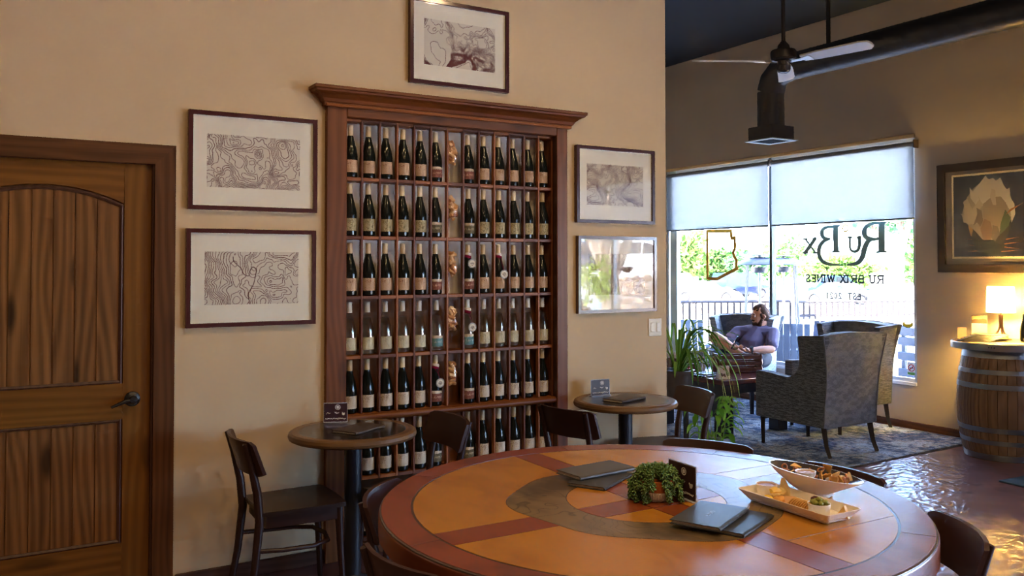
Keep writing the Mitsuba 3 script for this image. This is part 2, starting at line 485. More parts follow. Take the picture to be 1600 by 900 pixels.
def window(n, w, label):
    y0, y1, z0, z1 = w
    ym = {1: 7.05, 2: -1.07, 3: -5.05}[n]
    k = struct('window_%d' % n, shape(cat(box(XB + 0.01, XB + 0.07, y0, y0 + 0.03, z0, z1), box(XB + 0.01, XB + 0.07, y1 - 0.03, y1, z0, z1), box(XB + 0.01, XB + 0.07, y0, y1, z0, z0 + 0.04),
               box(XB + 0.01, XB + 0.07, y0, y1, z1 - 0.05, z1)), 'satin', lin(205, 212, 216)), label)
    struct(k + '__sill', shape(box(XB - 0.012, XB + 0.012, y0, y1, z0 - 0.03, z0 + 0.004, 0.004), 'satin', WHITE), 'white window sill')
    struct(k + '__mullion', shape(cat(box(XB + 0.005, XB + 0.075, ym - 0.018, ym + 0.018, z0, z1)), 'satin', lin(70, 84, 90)), 'dark upright between the two panes')
    struct(k + '__stile', shape(box(XB + 0.0, XB + 0.06, y1 - 0.20 if n == 1 else ym + 0.02, y1 - 0.075 if n == 1 else ym + 0.05, z0, z1), 'satin', lin(196, 222, 228)), 'pale blue-white upright')
    for a, b in ((y0 + 0.03, ym - 0.018), (ym + 0.018, y1 - 0.03)):
        v = np.array([[XB + 0.04, a, z0 + 0.04], [XB + 0.04, b, z0 + 0.04], [XB + 0.04, b, z1 - 0.05], [XB + 0.04, a, z1 - 0.05]])
        struct(k + '__pane', shape(trimesh.Trimesh(v, [[0, 2, 1], [0, 3, 2]], process=False), 'glass'))
    struct(k + '__head_strip', shape(box(XB - 0.012, XB + 0.005, y0 - 0.0, y1, z1 - 0.002, z1 + 0.035, 0.004), 'satin', lin(214, 186, 140)), 'pale wooden strip along the top')
    return k


window(1, W1, 'large shop window of two panes behind the seated man')
window(2, W2, 'large shop window beside the dining table')
window(3, W3, 'large shop window at the camera end of the room')


def roller(y0, y1, label):
    t = thing('roller_shade', label, 'window shade', 'white roller shades')
    put(t + '__roller', shape(cyl((XB - 0.035, y0, 2.775), (XB - 0.035, y1, 2.775), 0.028, 20), 'satin', lin(120, 126, 132), smooth=40), label='grey roller')
    n = 24
    P = []
    for i in range(n + 1):
        z = 2.775 - (2.775 - 2.055) * i / n
        P.append([XB - 0.062 + 0.0015 * math.sin(i * 1.3), z])
    V = np.array([[x, y, z] for x, z in P for y in (y0 + 0.012, y1 - 0.012)])
    F = []
    for i in range(n):
        a = 2 * i
        F += [(a, a + 1, a + 3), (a, a + 3, a + 2)]
    put(t + '__fabric', shape(trimesh.Trimesh(V, F, process=False), 'shade_cloth', smooth=True))
    put(t + '__bottom_bar', shape(box(XB - 0.070, XB - 0.054, y0 + 0.01, y1 - 0.01, 2.042, 2.058, 0.003), 'satin', lin(74, 86, 92)), label='dark bottom bar')
    put(t + '__bracket', shape(box(XB - 0.075, XB - 0.002, y0 - 0.006, y0 + 0.006, 2.735, 2.815, 0.002), 'satin', lin(70, 60, 52)), label='dark end bracket')


roller(5.165, 6.985, 'white roller shade half down, right one above the mirrored window lettering')
roller(7.008, 8.79, 'white roller shade half down, left one above the gold state outline')
roller(-2.94, -1.085, 'white roller shade half down on the other shop window, far side')
roller(-1.055, 0.73, 'white roller shade half down on the other shop window, near side')

# ---------------------------------------------------------------- the wooden door
DY = 4.535                              # front of the slab
k = struct('door_1', wshape(box(-0.32, 0.632, DY + 0.022, DY + 0.05, 0.008, 2.098), 2, 4), 'knotty wooden door with an arched plank panel')


def tri(x0, x1, z0, z1): return sbox(x0, z0, x1, z1)


def dpart(nm, poly, tone, axis, depth=0.03, y=DY, label=None):
    struct(k + '__' + nm, wshape(extr(poly, depth, 'xz', y), axis, tone), label)


AX0, AX1 = -0.183, 0.496                # panels
arch_c, arch_z, arch_s = 0.5 * (AX0 + AX1), 1.972, 1.892
sag = arch_z - arch_s; hw = (AX1 - AX0) / 2; RA = (hw * hw + sag * sag) / (2 * sag)


def arch_pts(off=0.0, n=24):
    zc = arch_z - RA
    a = math.asin(hw / RA)
    return [(arch_c + (RA + off) * math.sin(t), zc + (RA + off) * math.cos(t)) for t in np.linspace(-a, a, n)]


dpart('stile', tri(0.500, 0.622, 0.01, 2.092), 3, 2)
dpart('stile', tri(-0.312, -0.187, 0.01, 2.092), 3, 2)
dpart('top_rail', Polygon([(AX0 - 0.004, 2.092)] + [(x, z + 0.004) for x, z in arch_pts(0.002)] + [(0.4995, 2.092)]).intersection(tri(-0.1865, 0.4995, 1.8, 2.1)), 3, 0)
dpart('lock_rail', tri(-0.1865, 0.4995, 0.858, 1.030), 3, 0)
dpart('bottom_rail', tri(-0.1865, 0.4995, 0.01, 0.266), 3, 0)


def moulding(path, r=0.011):
    return tube([(x, DY + 0.012, z) for x, z in path], r, 6)


ap = arch_pts(-0.008)
struct(k + '__panel_moulding', wshape(cat(moulding(ap), moulding([(0.489, 1.03), (0.489, 1.888)]), moulding([(-0.176, 1.03), (-0.176, 1.888)]), moulding([(-0.18, 1.037), (0.492, 1.037)])), 2, 7), 'dark moulding around the arched panel')
struct(k + '__panel_moulding', wshape(cat(moulding([(0.489, 0.262), (0.489, 0.862)]), moulding([(-0.176, 0.262), (-0.176, 0.862)]), moulding([(-0.18, 0.852), (0.492, 0.852)]), moulding([(-0.18, 0.273), (0.492, 0.273)])), 2, 7), 'dark moulding around the lower panel')
edges = [-0.183, -0.075, 0.016, 0.107, 0.197, 0.288, 0.382, 0.496]
arch_area = Polygon([(AX0, 1.03)] + arch_pts() + [(AX1, 1.03)])
for a, b in zip(edges[:-1], edges[1:]):
    q = tri(a + 0.0022, b - 0.0022, 1.0, 2.0).intersection(arch_area)
    if q.area > 0: dpart('plank', q, 4, 2, 0.012, DY + 0.012)
    dpart('plank', tri(a + 0.0022, b - 0.0022, 0.262, 0.862), 4, 2, 0.012, DY + 0.012)
hd = k + '__handle'
struct(hd, shape(moved(lathe([(0, 0), (0.034, 0), (0.036, 0.006), (0.03, 0.012), (0.016, 0.016), (0.014, 0.04), (0.02, 0.05), (0.016, 0.058), (0, 0.06)], 28), TR(0.542, DY, 0.953) @ ROT([1, 0, 0], 90)), 'satin', lin(30, 28, 28), smooth=35), 'black door handle')
struct(hd + '__lever', shape(tube([(0.542, DY - 0.045, 0.953), (0.51, DY - 0.05, 0.95), (0.48, DY - 0.048, 0.938), (0.445, DY - 0.05, 0.925)], [0.011, 0.010, 0.008, 0.006], 10), 'satin', lin(28, 26, 26), smooth=40))
# casing and jambs
k2 = struct('trim_1', wshape(extr(Polygon([(0.632, 0), (0.728, 0), (0.728, 2.190), (0.632, 2.094)]), 0.035, 'xz', 4.496), 2, 2), 'wide wooden door casing')
struct(k2 + '__head', wshape(extr(Polygon([(-0.42, 2.190), (-0.32, 2.094), (0.6315, 2.094), (0.7275, 2.190)]), 0.036, 'xz', 4.495), 0, 2))
struct(k2 + '__jamb', wshape(extr(Polygon([(-0.42, 0), (-0.32, 0), (-0.32, 2.093), (-0.42, 2.189)]), 0.035, 'xz', 4.496), 2, 2))
struct(k2 + '__stop', wshape(cat(box(0.6225, 0.6335, 4.512, 4.56, 0, 2.094, 0.002), box(-0.32, 0.6335, 4.512, 4.56, 2.0925, 2.105, 0.002)), 2, 7), 'dark door stop')
struct('trim_2', wshape(cat(box(-0.335, 0.648, 4.585, 4.6, 0, 2.112)), 2, 7), 'door backing')

# ---------------------------------------------------------------- light switch
t = thing('light_switch', 'white double rocker light switch on the tan wall below the framed maps', 'light switch')
put(t + '__plate', shape(box(3.744, 3.858, WA - 0.007, WA, 1.118, 1.238, 0.004), 'satin', lin(225, 218, 200)))
for x in (3.776, 3.826):
    put(t + '__rocker', shape(box(x - 0.0165, x + 0.0165, WA - 0.012, WA - 0.004, 1.145, 1.211, 0.003), 'satin', lin(236, 230, 214)))

# ---------------------------------------------------------------- framed maps
def framed_map(idx, x0, x1, z0, z1, pr, label, extra=(), col=(66, 22, 22)):
    t = thing('framed_map', label, 'picture', 'framed contour maps on the wine wall')
    cx, cz, w, h, b, y0 = (x0 + x1) / 2, (z0 + z1) / 2, (x1 - x0) / 2, (z1 - z0) / 2, 0.021, 4.497
    q = Polygon([(x0, z0), (x1, z0), (x1, z1), (x0, z1)], [[(x0 + b, z0 + b), (x1 - b, z0 + b), (x1 - b, z1 - b), (x0 + b, z1 - b)]])
    put(t + '__frame', shape(extr(q, WA - 0.001 - y0, 'xz', y0), 'gloss', lin(*col)), label='dark maroon wooden frame')
    put(t + '__mat', shape(box(x0 + b, x1 - b, 4.513, 4.518, z0 + b, z1 - b), 'matte', lin(228, 224, 208)), label='cream mat')
    px, pz = (pr[0] + pr[1]) / 2, (pr[2] + pr[3]) / 2
    v = np.array([[pr[0], 4.5125, pr[2]], [pr[1], 4.5125, pr[2]], [pr[1], 4.5125, pr[3]], [pr[0], 4.5125, pr[3]]])
    m = trimesh.Trimesh(v, [[0, 1, 2], [0, 2, 3]], process=False)
    p = put(t + '__print', shape(m, 'map_print', uvf=lambda v: np.stack([v[:, 0] - px + 10 * idx, v[:, 2] - pz], 1)), label='brown contour map print')
    for pts in extra:
        ln = LineString(catmull([(px + a, pz + c) for a, c in pts], 8)).buffer(0.0019)
        put(p + '__river', shape(extr(ln, 0.0004, 'xz', 4.512), 'matte', lin(78, 34, 32)), label='thicker brown line')
    v = np.array([[x0 + b, 4.505, z0 + b], [x1 - b, 4.505, z0 + b], [x1 - b, 4.505, z1 - b], [x0 + b, 4.505, z1 - b]])
    put(t + '__glazing', shape(trimesh.Trimesh(v, [[0, 1, 2], [0, 2, 3]], process=False), 'glass'))


def catmull(p, n=8):
    p = np.asarray(p, float); q = np.vstack([2 * p[0] - p[1], p, 2 * p[-1] - p[-2]]); o = []
    for i in range(1, len(q) - 2):
        for t in np.linspace(0, 1, n, endpoint=False):
            o.append(0.5 * ((2 * q[i]) + (-q[i - 1] + q[i + 1]) * t + (2 * q[i - 1] - 5 * q[i] + 4 * q[i + 1] - q[i + 2]) * t * t + (-q[i - 1] + 3 * q[i] - 3 * q[i + 1] + q[i + 2]) * t ** 3))
    o.append(p[-1]); return np.array(o)


framed_map(0, 0.787, 1.445, 1.880, 2.380, (0.877, 1.353, 1.996, 2.266), 'framed dense contour map, upper one of the pair beside the wooden door')
framed_map(1, 0.780, 1.440, 1.286, 1.784, (0.870, 1.348, 1.398, 1.668), 'framed contour map with a winding river, lower one beside the wooden door',
           [[(-0.10, 0.11), (-0.095, 0.085), (-0.06, 0.05), (-0.045, 0.02), (-0.02, 0.012), (-0.012, 0.04), (0.0, 0.057), (0.018, 0.045), (0.015, 0.02), (0.005, -0.03), (-0.02, -0.08), (-0.015, -0.133)]])
framed_map(2, 1.986, 2.640, 2.647, 3.144, (2.078, 2.549, 2.762, 3.030), 'framed contour map of sparse lines, hung alone above the wine rack')
framed_map(3, 3.142, 3.783, 1.872, 2.369, (3.228, 3.691, 1.988, 2.256), 'framed contour map right of the wine rack, upper one of two',
           [[(0.05, 0.13), (0.055, 0.10), (0.11, 0.07), (0.12, 0.02), (0.06, -0.03), (0.055, -0.07), (0.12, -0.10), (0.18, -0.12)]], (72, 44, 50))
framed_map(4, 3.152, 3.796, 1.288, 1.787, (3.240, 3.704, 1.404, 1.672), 'framed map behind window reflections, lower one right of the wine rack', [], (78, 56, 62))

# ---------------------------------------------------------------- the wine rack
t = thing('wine_rack', 'tall built-in wooden wine rack with a moulded cornice and rows of small cells', 'wine rack')
RF, LF = 4.497, 4.545                   # front of the frame, front of the lattice
LX0, LX1 = 1.611, 2.989
PIT = (LX1 - LX0) / 13
TOPS = [2.088, 1.762, 1.428, 1.097, 0.775, 0.425, 0.090]   # shelf tops of the rows
CEIL = [2.405, 2.068, 1.742, 1.408, 1.077, 0.735, 0.405]
wst = [wshape(box(1.497, 1.611, RF, 4.70, 0, 2.47, 0.003), 2, 0), wshape(box(2.989, 3.068, RF, 4.70, 0, 2.47, 0.003), 2, 0)]
put(t + '__stile', wst[0]); put(t + '__stile', wst[1])
put(t + '__head_rail', wshape(box(1.6115, 2.9885, RF + 0.001, 4.70, 2.413, 2.47, 0.003), 0, 0))
prof = [(4.527, 2.462), (4.478, 2.462), (4.478, 2.480), (4.470, 2.484), (4.462, 2.500), (4.440, 2.520), (4.416, 2.530), (4.412, 2.540), (4.404, 2.544), (4.404, 2.560), (4.527, 2.560)]
pts = []
for y, z in prof:
    o = 4.497 - y if y < 4.5 else 0.0
    pts.append((y, z, o))
V, F = [], []
for y, z, o in pts:                     # mitred returns: the left and right ends step out as much as the front
    yy = min(y, 4.527)
    V += [[1.497 - o, 4.527, z], [1.497 - o, yy, z], [3.068 + o, yy, z], [3.068 + o, 4.527, z]]
n = len(pts)
for i in range(n):
    a, b = 4 * i, 4 * ((i + 1) % n)
    for j in range(3): F += [(a + j, a + j + 1, b + j + 1), (a + j, b + j + 1, b + j)]
cm = trimesh.Trimesh(np.array(V), np.array(F), process=False)
if cm.volume < 0: cm.invert()
put(t + '__cornice', wshape(cm, 0, 0, smooth=False))
put(t + '__cornice_bead', wshape(tube([(1.487, 4.474, 2.466), (3.078, 4.474, 2.466)], 0.008, 8), 0, 1), label='paler bead under the cornice')
put(t + '__back_panel', shape(box(1.612, 2.988, 4.669, 4.700, 1.41, 2.412), 'matte', lin(236, 232, 222)), label='pale grey back board of the upper rows')
put(t + '__back_panel', wshape(box(1.612, 2.988, 4.669, 4.700, 0.0, 1.409), 2, 0), label='brown back board of the lower rows')
for i in range(14):
    x = LX0 + PIT * i
    for (z0, z1) in ((0.0, 0.735), (0.775, 2.412)):
        xx = min(max(x, LX0 + 0.0065), LX1 - 0.0065)
        put(t + '__divider', wshape(box(xx - 0.006, xx + 0.006, LF, 4.574, z0, z1, 0.0015), 2, 5 if (i * 7 + int(z0 * 9)) % 3 else 1))
for r, z in enumerate(TOPS):
    for c in range(13):
        x = LX0 + PIT * c
        put(t + '__shelf', wshape(box(x + 0.0065, x + PIT - 0.0065, LF + 0.001, 4.6685, z - 0.019, z, 0.0015), 0, 1 if (c * 5 + r * 3) % 4 < 2 else 5))
for c in range(13):
    x = LX0 + PIT * c
    put(t + '__top_strip', wshape(box(x + 0.0065, x + PIT - 0.0065, LF + 0.001, 4.62, 2.397, 2.412, 0.0015), 0, 1 if c % 3 == 0 else 5))
put(t + '__ledge', wshape(tube([(1.6115, 4.527, 0.756), (2.9885, 4.527, 0.756)], 0.019, 12), 0, 0, smooth=40), label='rounded wooden ledge')
put(t + '__ledge_rail', wshape(box(1.6115, 2.9885, 4.53, 4.5445, 0.735, 0.775, 0.002), 0, 0))
put(t + '__plinth', wshape(box(1.6115, 2.9885, LF - 0.02, LF + 0.0, 0.0, 0.07, 0.002), 0, 0))
put(t + '__side_lining', wshape(cat(box(LX1 - 0.0004, LX1 + 0.0004, RF + 0.005, LF, 0.0, 2.41)), 2, 7))

BOT = [(0, 0.004), (0.030, 0.0), (0.0385, 0.004), (0.040, 0.012), (0.040, 0.115), (0.0385, 0.135), (0.033, 0.165), (0.026, 0.192), (0.0195, 0.215), (0.0155, 0.238), (0.0143, 0.262), (0.0143, 0.284), (0.0152, 0.286), (0.0152, 0.293), (0.0135, 0.295), (0, 0.295)]
bot_dark = shape(lathe(BOT, 28), 'dark_glass', (0.006, 0.008, 0.006), smooth=40)
bot_clear = shape(lathe(BOT, 28), 'clear_bottle', smooth=40)
wine_in = shape(lathe([(0, 0.006), (0.036, 0.007), (0.0365, 0.112), (0.030, 0.165), (0.02, 0.205), (0, 0.207)], 24), 'clear_bottle', smooth=40)
CAPS = [(0, 0.2962), (0.0142, 0.2962), (0.0160, 0.2945), (0.0160, 0.286), (0.0152, 0.284), (0.0158, 0.245), (0.0162, 0.236)]
cap_cream = [shape(lathe(CAPS, 24), 'satin', lin(*c), smooth=40) for c in ((214, 196, 158), (206, 186, 148), (222, 206, 172))]
cap_white = shape(lathe(CAPS, 24), 'satin', lin(206, 206, 200), smooth=40)


def wrap(r, z0, z1, tone, a0=-155, a1=155, top=None, n=36):
    a = np.radians(np.linspace(a0, a1, n)) - PI / 2
    zt = np.full(n, z1) if top is None else z1 + top * np.cos(np.linspace(-2.4, 2.4, n))
    V = np.concatenate([np.stack([r * np.cos(a), r * np.sin(a), np.full(n, z0)], 1), np.stack([r * np.cos(a), r * np.sin(a), zt], 1)])
    F = []
    for i in range(n - 1): F += [(i, i + 1, n + i + 1), (i, n + i + 1, n + i)]
    m = trimesh.Trimesh(V, F, process=False)
    ang = np.concatenate([a, a]) + PI / 2
    return shape(m, 'label_paper', uvf=lambda v: np.stack([ang * r + 10 * tone, v[:, 2] - z0], 1), smooth=True)


lab = {k: wrap(0.0404, 0.028, 0.098, k) for k in range(4)}
lab2 = {k: (wrap(0.0404, 0.026, 0.073, k), wrap(0.0404, 0.074, 0.084, 3, top=0.006)) for k in (4, 5, 6)}
medal_rib = {}


def medal_mesh():
    a = np.linspace(0, 2 * PI, 73)[:-1]
    return Polygon([(0.027 * (1 + 0.05 * math.cos(18 * q)) * math.cos(q), 0.027 * (1 + 0.05 * math.cos(18 * q)) * math.sin(q)) for q in a])


m_disc = shape(extr(medal_mesh(), 0.0025, 'xz', 0), 'satin', lin(150, 146, 132))
m_face = shape(extr(Point(0, 0).buffer(0.0205, 24), 0.001, 'xz', -0.001), 'matte', lin(222, 216, 200))
m_txt = shape(cat(*[extr(sbox(-w, z - 0.0016, w, z + 0.0016), 0.0006, 'xz', -0.0016) for w, z in ((0.008, 0.007), (0.013, 0.001), (0.012, -0.004), (0.006, -0.010))]), 'matte', lin(96, 90, 84))
rib_w = shape(moved(lathe([(0.0155, 0.0), (0.021, 0.004), (0.0225, 0.013), (0.0185, 0.02), (0.0158, 0.021)], 20), ROT([0, 1, 0], 14)), 'cloth', lin(228, 220, 214), smooth=40)
rib_r = shape(moved(lathe([(0.0165, -0.012), (0.0225, -0.010), (0.0235, -0.002), (0.020, 0.005), (0.016, 0.006)], 20), ROT([0, 1, 0], 14)), 'cloth', lin(120, 16, 48), smooth=40)

ORD = ['leftmost', 'second', 'third', 'fourth', 'fifth', 'sixth']
ROWN = ['top row', 'second row', 'third row', 'fourth row', 'fifth row', 'sixth row', 'bottom row']
BY = 4.597
medals = {(2, 7): 0.18, (2, 9): 0.115, (3, 7): 0.13, (4, 5): 0.135, (5, 5): 0.17}


def bottle(r, c):
    x = LX0 + PIT * (c + 0.5) + rng.uniform(-0.004, 0.004); y = BY + rng.uniform(-0.004, 0.004); z = TOPS[r] + 0.0004
    special = c in (5, 7)
    M = TR(x, y, z, rng.uniform(-0.35, 0.35) - 0.42)
    pos = ('leftmost' if c == 0 else 'rightmost' if c == 12 else (ORD[c] + ' from left' if c < 6 else ORD[12 - c] + ' from right')) + f' in the rack\'s {ROWN[r]}'
    if r == 3:
        desc = 'clear wine bottle, ' + ('teal banded label' if special else 'cream label')
    else:
        desc = 'dark wine bottle, ' + ((('maroon', 'olive')[r in (1, 5)] + ' banded label') if special else 'cream map label')
    k = thing('wine_bottle', desc + ', ' + pos, 'wine bottle', 'wine bottles in the ' + ROWN[r] + ' of the rack')
    put(k + '__body', bot_clear if r == 3 else bot_dark, M)
    if r == 3:
        put(k + '__wine', wine_in, M, 'pale wine')
        put(k + '__capsule', cap_white, M, 'white capsule')
    else:
        put(k + '__capsule', cap_cream[int(rng.integers(3))], M, 'cream capsule')
    if special:
        a, b = lab2[6 if r == 3 else 5 if r in (1, 5) else 4]
        put(k + '__label', a, M, ('teal' if r == 3 else 'olive' if r in (1, 5) else 'maroon') + ' lower label'); put(k + '__top_label', b, M, 'cream upper label')
    else:
        put(k + '__label', lab[[0, 1, 0, 2, 3, 3, 3][r]], M, 'patterned paper label')
    if (r, c) in medals:
        mz = medals[(r, c)]; mx = 0.012 if c != 9 else 0.016
        g = thing('award_medal', f'white award medal on the {"clear" if r == 3 else "dark"} bottle {pos}', 'medal', 'award medals hung on wine bottles')
        rr = float(np.interp(mz, [q[1] for q in BOT[2:12]], [q[0] for q in BOT[2:12]]))
        yy = y - max(rr, 0.024) - 0.0065
        put(g + '__disc', m_disc, TR(x + mx, yy, z + mz)); put(g + '__face', m_face, TR(x + mx, yy, z + mz), 'white face'); put(g + '__lettering', m_txt, TR(x + mx, yy, z + mz), 'small grey lettering')
        put(g + '__ribbon', rib_w, TR(x, y, z + 0.225), 'white ribbon'); put(g + '__ribbon_fold', rib_r, TR(x, y, z + 0.225), 'crimson ribbon fold')
        put(g + '__cord', shape(cat(*[tube([(x + s * 0.012, y - 0.019, z + 0.216), (x + mx * 0.6, y - 0.027, z + (mz + 0.24) / 2 ), (x + mx, yy + 0.002, z + mz + 0.025)], 0.0016, 6) for s in (-1, 1)]), 'cloth', lin(110, 20, 46), smooth=40), None, 'crimson cord')


for r in range(7):
    for c in range(13):
        if c == 6 or (r == 6 and c > 3): continue
        bottle(r, c)

GL = [(0.034, 0.0), (0.033, 0.002), (0.012, 0.006), (0.0035, 0.014), (0.003, 0.075), (0.006, 0.090), (0.020, 0.100), (0.034, 0.118), (0.041, 0.145), (0.0405, 0.170), (0.036, 0.200), (0.032, 0.222)]
wg = shape(lathe(GL, 28), 'glass', smooth=40)
corks = [shape(moved(lathe([(0, 0), (0.0095, 0), (0.0105, 0.0012), (0.0105, 0.0418), (0.0095, 0.043), (0, 0.043)], 12), TR(0, 0, -0.0215)), 'matte', lin(*q), smooth=40) for q in ((222, 184, 132), (196, 146, 92), (232, 200, 154), (170, 120, 76))]
for r in range(6):
    x = LX0 + PIT * 6.5; z = TOPS[r] + 0.0004; y = BY
    solo('wine_glass', f'stemmed wine glass filled with corks in the middle of the {ROWN[r]} of the rack', 'wine glass', wg, TR(x, y, z), 'wine glasses of corks')
    for j in range(20 if r != 5 else 9):
        lev = 0.123 + 0.0062 * j
        rad = float(np.interp(lev, [0.11, 0.13, 0.15, 0.19, 0.23, 0.26], [0.006, 0.014, 0.018, 0.018, 0.014, 0.004]))
        th = j * 2.4 + r; rr = rad * (0.95 if j % 3 else 0.25)
        R = trimesh.transformations.random_rotation_matrix(rng.random(3))
        if j % 3: R = ROT([0, 0, 1], math.degrees(th) + 90) @ ROT([0, 1, 0], 90 - rng.uniform(-35, 35)) if j % 2 else R
        M = TR(x + rr * math.cos(th), y + rr * math.sin(th), z + lev) @ R
        solo('cork', f'wine cork in the glass in the rack\'s {ROWN[r]}', 'cork', corks[int(rng.integers(4))], M, f'corks in the glass in the rack\'s {ROWN[r]}')

# ---------------------------------------------------------------- bistro tables, menus and cards
def ring_seg(r0, r1, a0, a1, n=24):
    t = np.radians(np.linspace(a0, a1, n))
    return Polygon([(r1 * math.cos(q), r1 * math.sin(q)) for q in t] + [(r0 * math.cos(q), r0 * math.sin(q)) for q in t[::-1]])


b_rim = shape(lathe([(0.262, 0.735), (0.300, 0.735), (0.314, 0.742), (0.3185, 0.754), (0.314, 0.768), (0.302, 0.7755), (0.268, 0.7755), (0.262, 0.774)], 72), 'wood', uvf=lambda v: np.stack([np.hypot(v[:, 0], v[:, 1]) + v[:, 2], np.arctan2(v[:, 1], v[:, 0]) * 0.3 + 450], 1), smooth=30)
b_top = shape(lathe([(0, 0.738), (0.2655, 0.738), (0.2655, 0.7745), (0, 0.7745)], 64), 'gloss', (0.020, 0.016, 0.015), smooth=30)
b_post = shape(lathe([(0, 0.0), (0.118, 0.0), (0.124, 0.006), (0.118, 0.018), (0.06, 0.035), (0.05, 0.05), (0.0425, 0.06), (0.0425, 0.725), (0.09, 0.728), (0.09, 0.7375), (0, 0.7375)], 36), 'satin', (0.012, 0.014, 0.018), smooth=35)
TB1, TB2 = (1.519, 4.140), (3.290, 4.200)
for (x, y), lb in ((TB1, 'small round bistro table with dark glossy top, beside the door-side chair at the rack'), (TB2, 'small round bistro table with dark glossy top, under the light switch and right-hand maps')):
    t = thing('bistro_table', lb, 'table', 'round bistro tables by the wine rack wall')
    put(t + '__rim', b_rim, TR(x, y), 'rounded wooden rim'); put(t + '__top', b_top, TR(x, y), 'dark glossy inset top'); put(t + '__pedestal', b_post, TR(x, y), 'black metal pedestal')


def squiggle(x, z, w, h, n, seed):
    g = np.random.default_rng(seed); xs = np.linspace(x, x + w, n)
    return LineString([(a, z + g.uniform(0, h)) for a in xs])


def tent_card(x, y, z, rz, label, w=0.118, h=0.098, fill=(62, 40, 48), sc=1.0):
    """Acrylic stand with a dark printed card; faces local -y."""
    M = TR(x, y, z, rz) @ np.diag([sc, sc, sc, 1])
    k = thing('card_stand', label, 'table card', 'printed card stands')
    put(k + '__stand', shape(cat(box(-w / 2 - .003, w / 2 + .003, 0.0016, 0.0042, 0.0, h + 0.004), box(-w / 2 - .003, w / 2 + .003, -0.014, 0.0042, 0.0, 0.003), box(-w / 2 - .003, w / 2 + .003, 0.0042, 0.03, 0, 0.003)), 'gloss', lin(176, 180, 190)), M, 'clear acrylic stand')
    put(k + '__card', shape(box(-w / 2, w / 2, 0, 0.0015, 0.0035, h), 'satin', lin(*fill)), M, 'dark printed card')
    ink = [Point(0.012, h * 0.80).buffer(0.014, 16).difference(Point(0.012, h * 0.80).buffer(0.0105, 16)), Point(0.012, h * 0.80).buffer(0.0075, 12)]
    for i, (a, b) in enumerate(((-w * 0.40, 0.022), (-0.004, 0.022), (w * 0.28, 0.016))):
        ink.append(squiggle(a, h * 0.44, b, 0.011, 7, i + 3).buffer(0.0013))
    ink.append(Polygon([(w * 0.27, h * .50), (w * 0.42, h * .50), (w * 0.40, h * .40), (w * 0.36, h * .36), (w * 0.31, h * .38)]))
    ink.append(squiggle(-w * 0.44, h * 0.16, w * 0.88, 0.007, 34, 9).buffer(0.0011))
    ink.append(squiggle(-w * 0.44, h * 0.145, w * 0.88, 0.007, 34, 19).buffer(0.0011))
    put(k + '__print', shape(extr(unary_union(ink), 0.0004, 'xz', -0.0005), 'matte', lin(214, 208, 206)), M, 'white emblem and handwriting')


tent_card(1.505, 4.365, 0.776, -0.42, 'dark card stand on the bistro table beside the door-side chair')
tent_card(3.250, 4.400, 0.776, -0.06, 'dark card stand on the bistro table under the right-hand maps', fill=(58, 54, 66), w=0.135)

LEATHER, LEATHER2 = lin(46, 42, 42), lin(62, 58, 57)


def menu(x, y, z, rz, w, d, h, label, col=LEATHER2, logo=True):
    """Folded leather menu folder; spine along local -y."""
    k = thing('menu_folder', label, 'menu', 'leather menu folders')
    M = TR(x, y, z, rz)
    sec = [(-d / 2 + 0.004, 0.0), (d / 2, 0.0), (d / 2, 0.0022), (-d / 2 + 0.006, 0.0026), (-d / 2 + 0.0045, h / 2), (-d / 2 + 0.006, h - 0.0028), (d / 2 * 0.4, h - 0.0022), (d / 2, h - 0.003), (d / 2, h - 0.0005), (d / 2 * 0.4, h), (-d / 2 + 0.008, h), (-d / 2, h * 0.72), (-d / 2 - 0.001, h * 0.35)]
    put(k + '__cover', shape(extr(Polygon(sec), w, 'yz', -w / 2), 'satin', col, smooth=35), M)
    put(k + '__pages', shape(box(-w / 2 + 0.006, w / 2 - 0.006, -d / 2 + 0.0075, d / 2 - 0.006, 0.0023, h - 0.0031), 'matte', lin(206, 200, 190)), M, 'cream pages')
    if logo:
        g = [squiggle(-0.03 + 0.012 * i, -0.008, 0.014, 0.016, 5, i).buffer(0.0012) for i in range(5)]
        put(k + '__logo', shape(extr(unary_union(g), 0.0004, 'xy', h - 0.0002), 'satin', lin(110, 106, 104)), M, 'faint embossed lettering')
    return k


menu(1.535, 4.105, 0.7758, 0.55, 0.235, 0.15, 0.014, 'dark leather menu folder on the bistro table beside the door-side chair', lin(70, 60, 54), False)
menu(3.270, 4.185, 0.7758, 0.30, 0.250, 0.15, 0.017, 'dark leather menu folder on the bistro table under the right-hand maps', lin(54, 44, 40), False)

# ---------------------------------------------------------------- bentwood chairs
ESP = lin(44, 24, 18)
seat_poly = Polygon(catmull([(-0.20, 0.17), (-0.195, 0.19), (-0.17, 0.205), (0, 0.215), (0.17, 0.205), (0.195, 0.19), (0.20, 0.17), (0.195, 0.0), (0.182, -0.17), (0.16, -0.192), (0, -0.197), (-0.16, -0.192), (-0.182, -0.17), (-0.195, 0.0), (-0.20, 0.17)], 5)).buffer(0)


c_seat = shape(cat(extr(seat_poly, 0.016, 'xy', 0.455), extr(seat_poly.buffer(-0.004), 0.003, 'xy', 0.4705)), 'satin', lin(36, 22, 18), smooth=30)
c_apron = shape(extr(seat_poly.buffer(-0.022).difference(seat_poly.buffer(-0.042)), 0.06, 'xy', 0.395), 'satin', ESP, smooth=30)


def backposts(s):
    return tube([(s * 0.172, -0.262, 0.0), (s * 0.166, -0.222, 0.22), (s * 0.160, -0.200, 0.43), (s * 0.163, -0.212, 0.56), (s * 0.170, -0.243, 0.70), (s * 0.176, -0.272, 0.795)], [0.015, 0.018, 0.021, 0.020, 0.017, 0.014], 8)


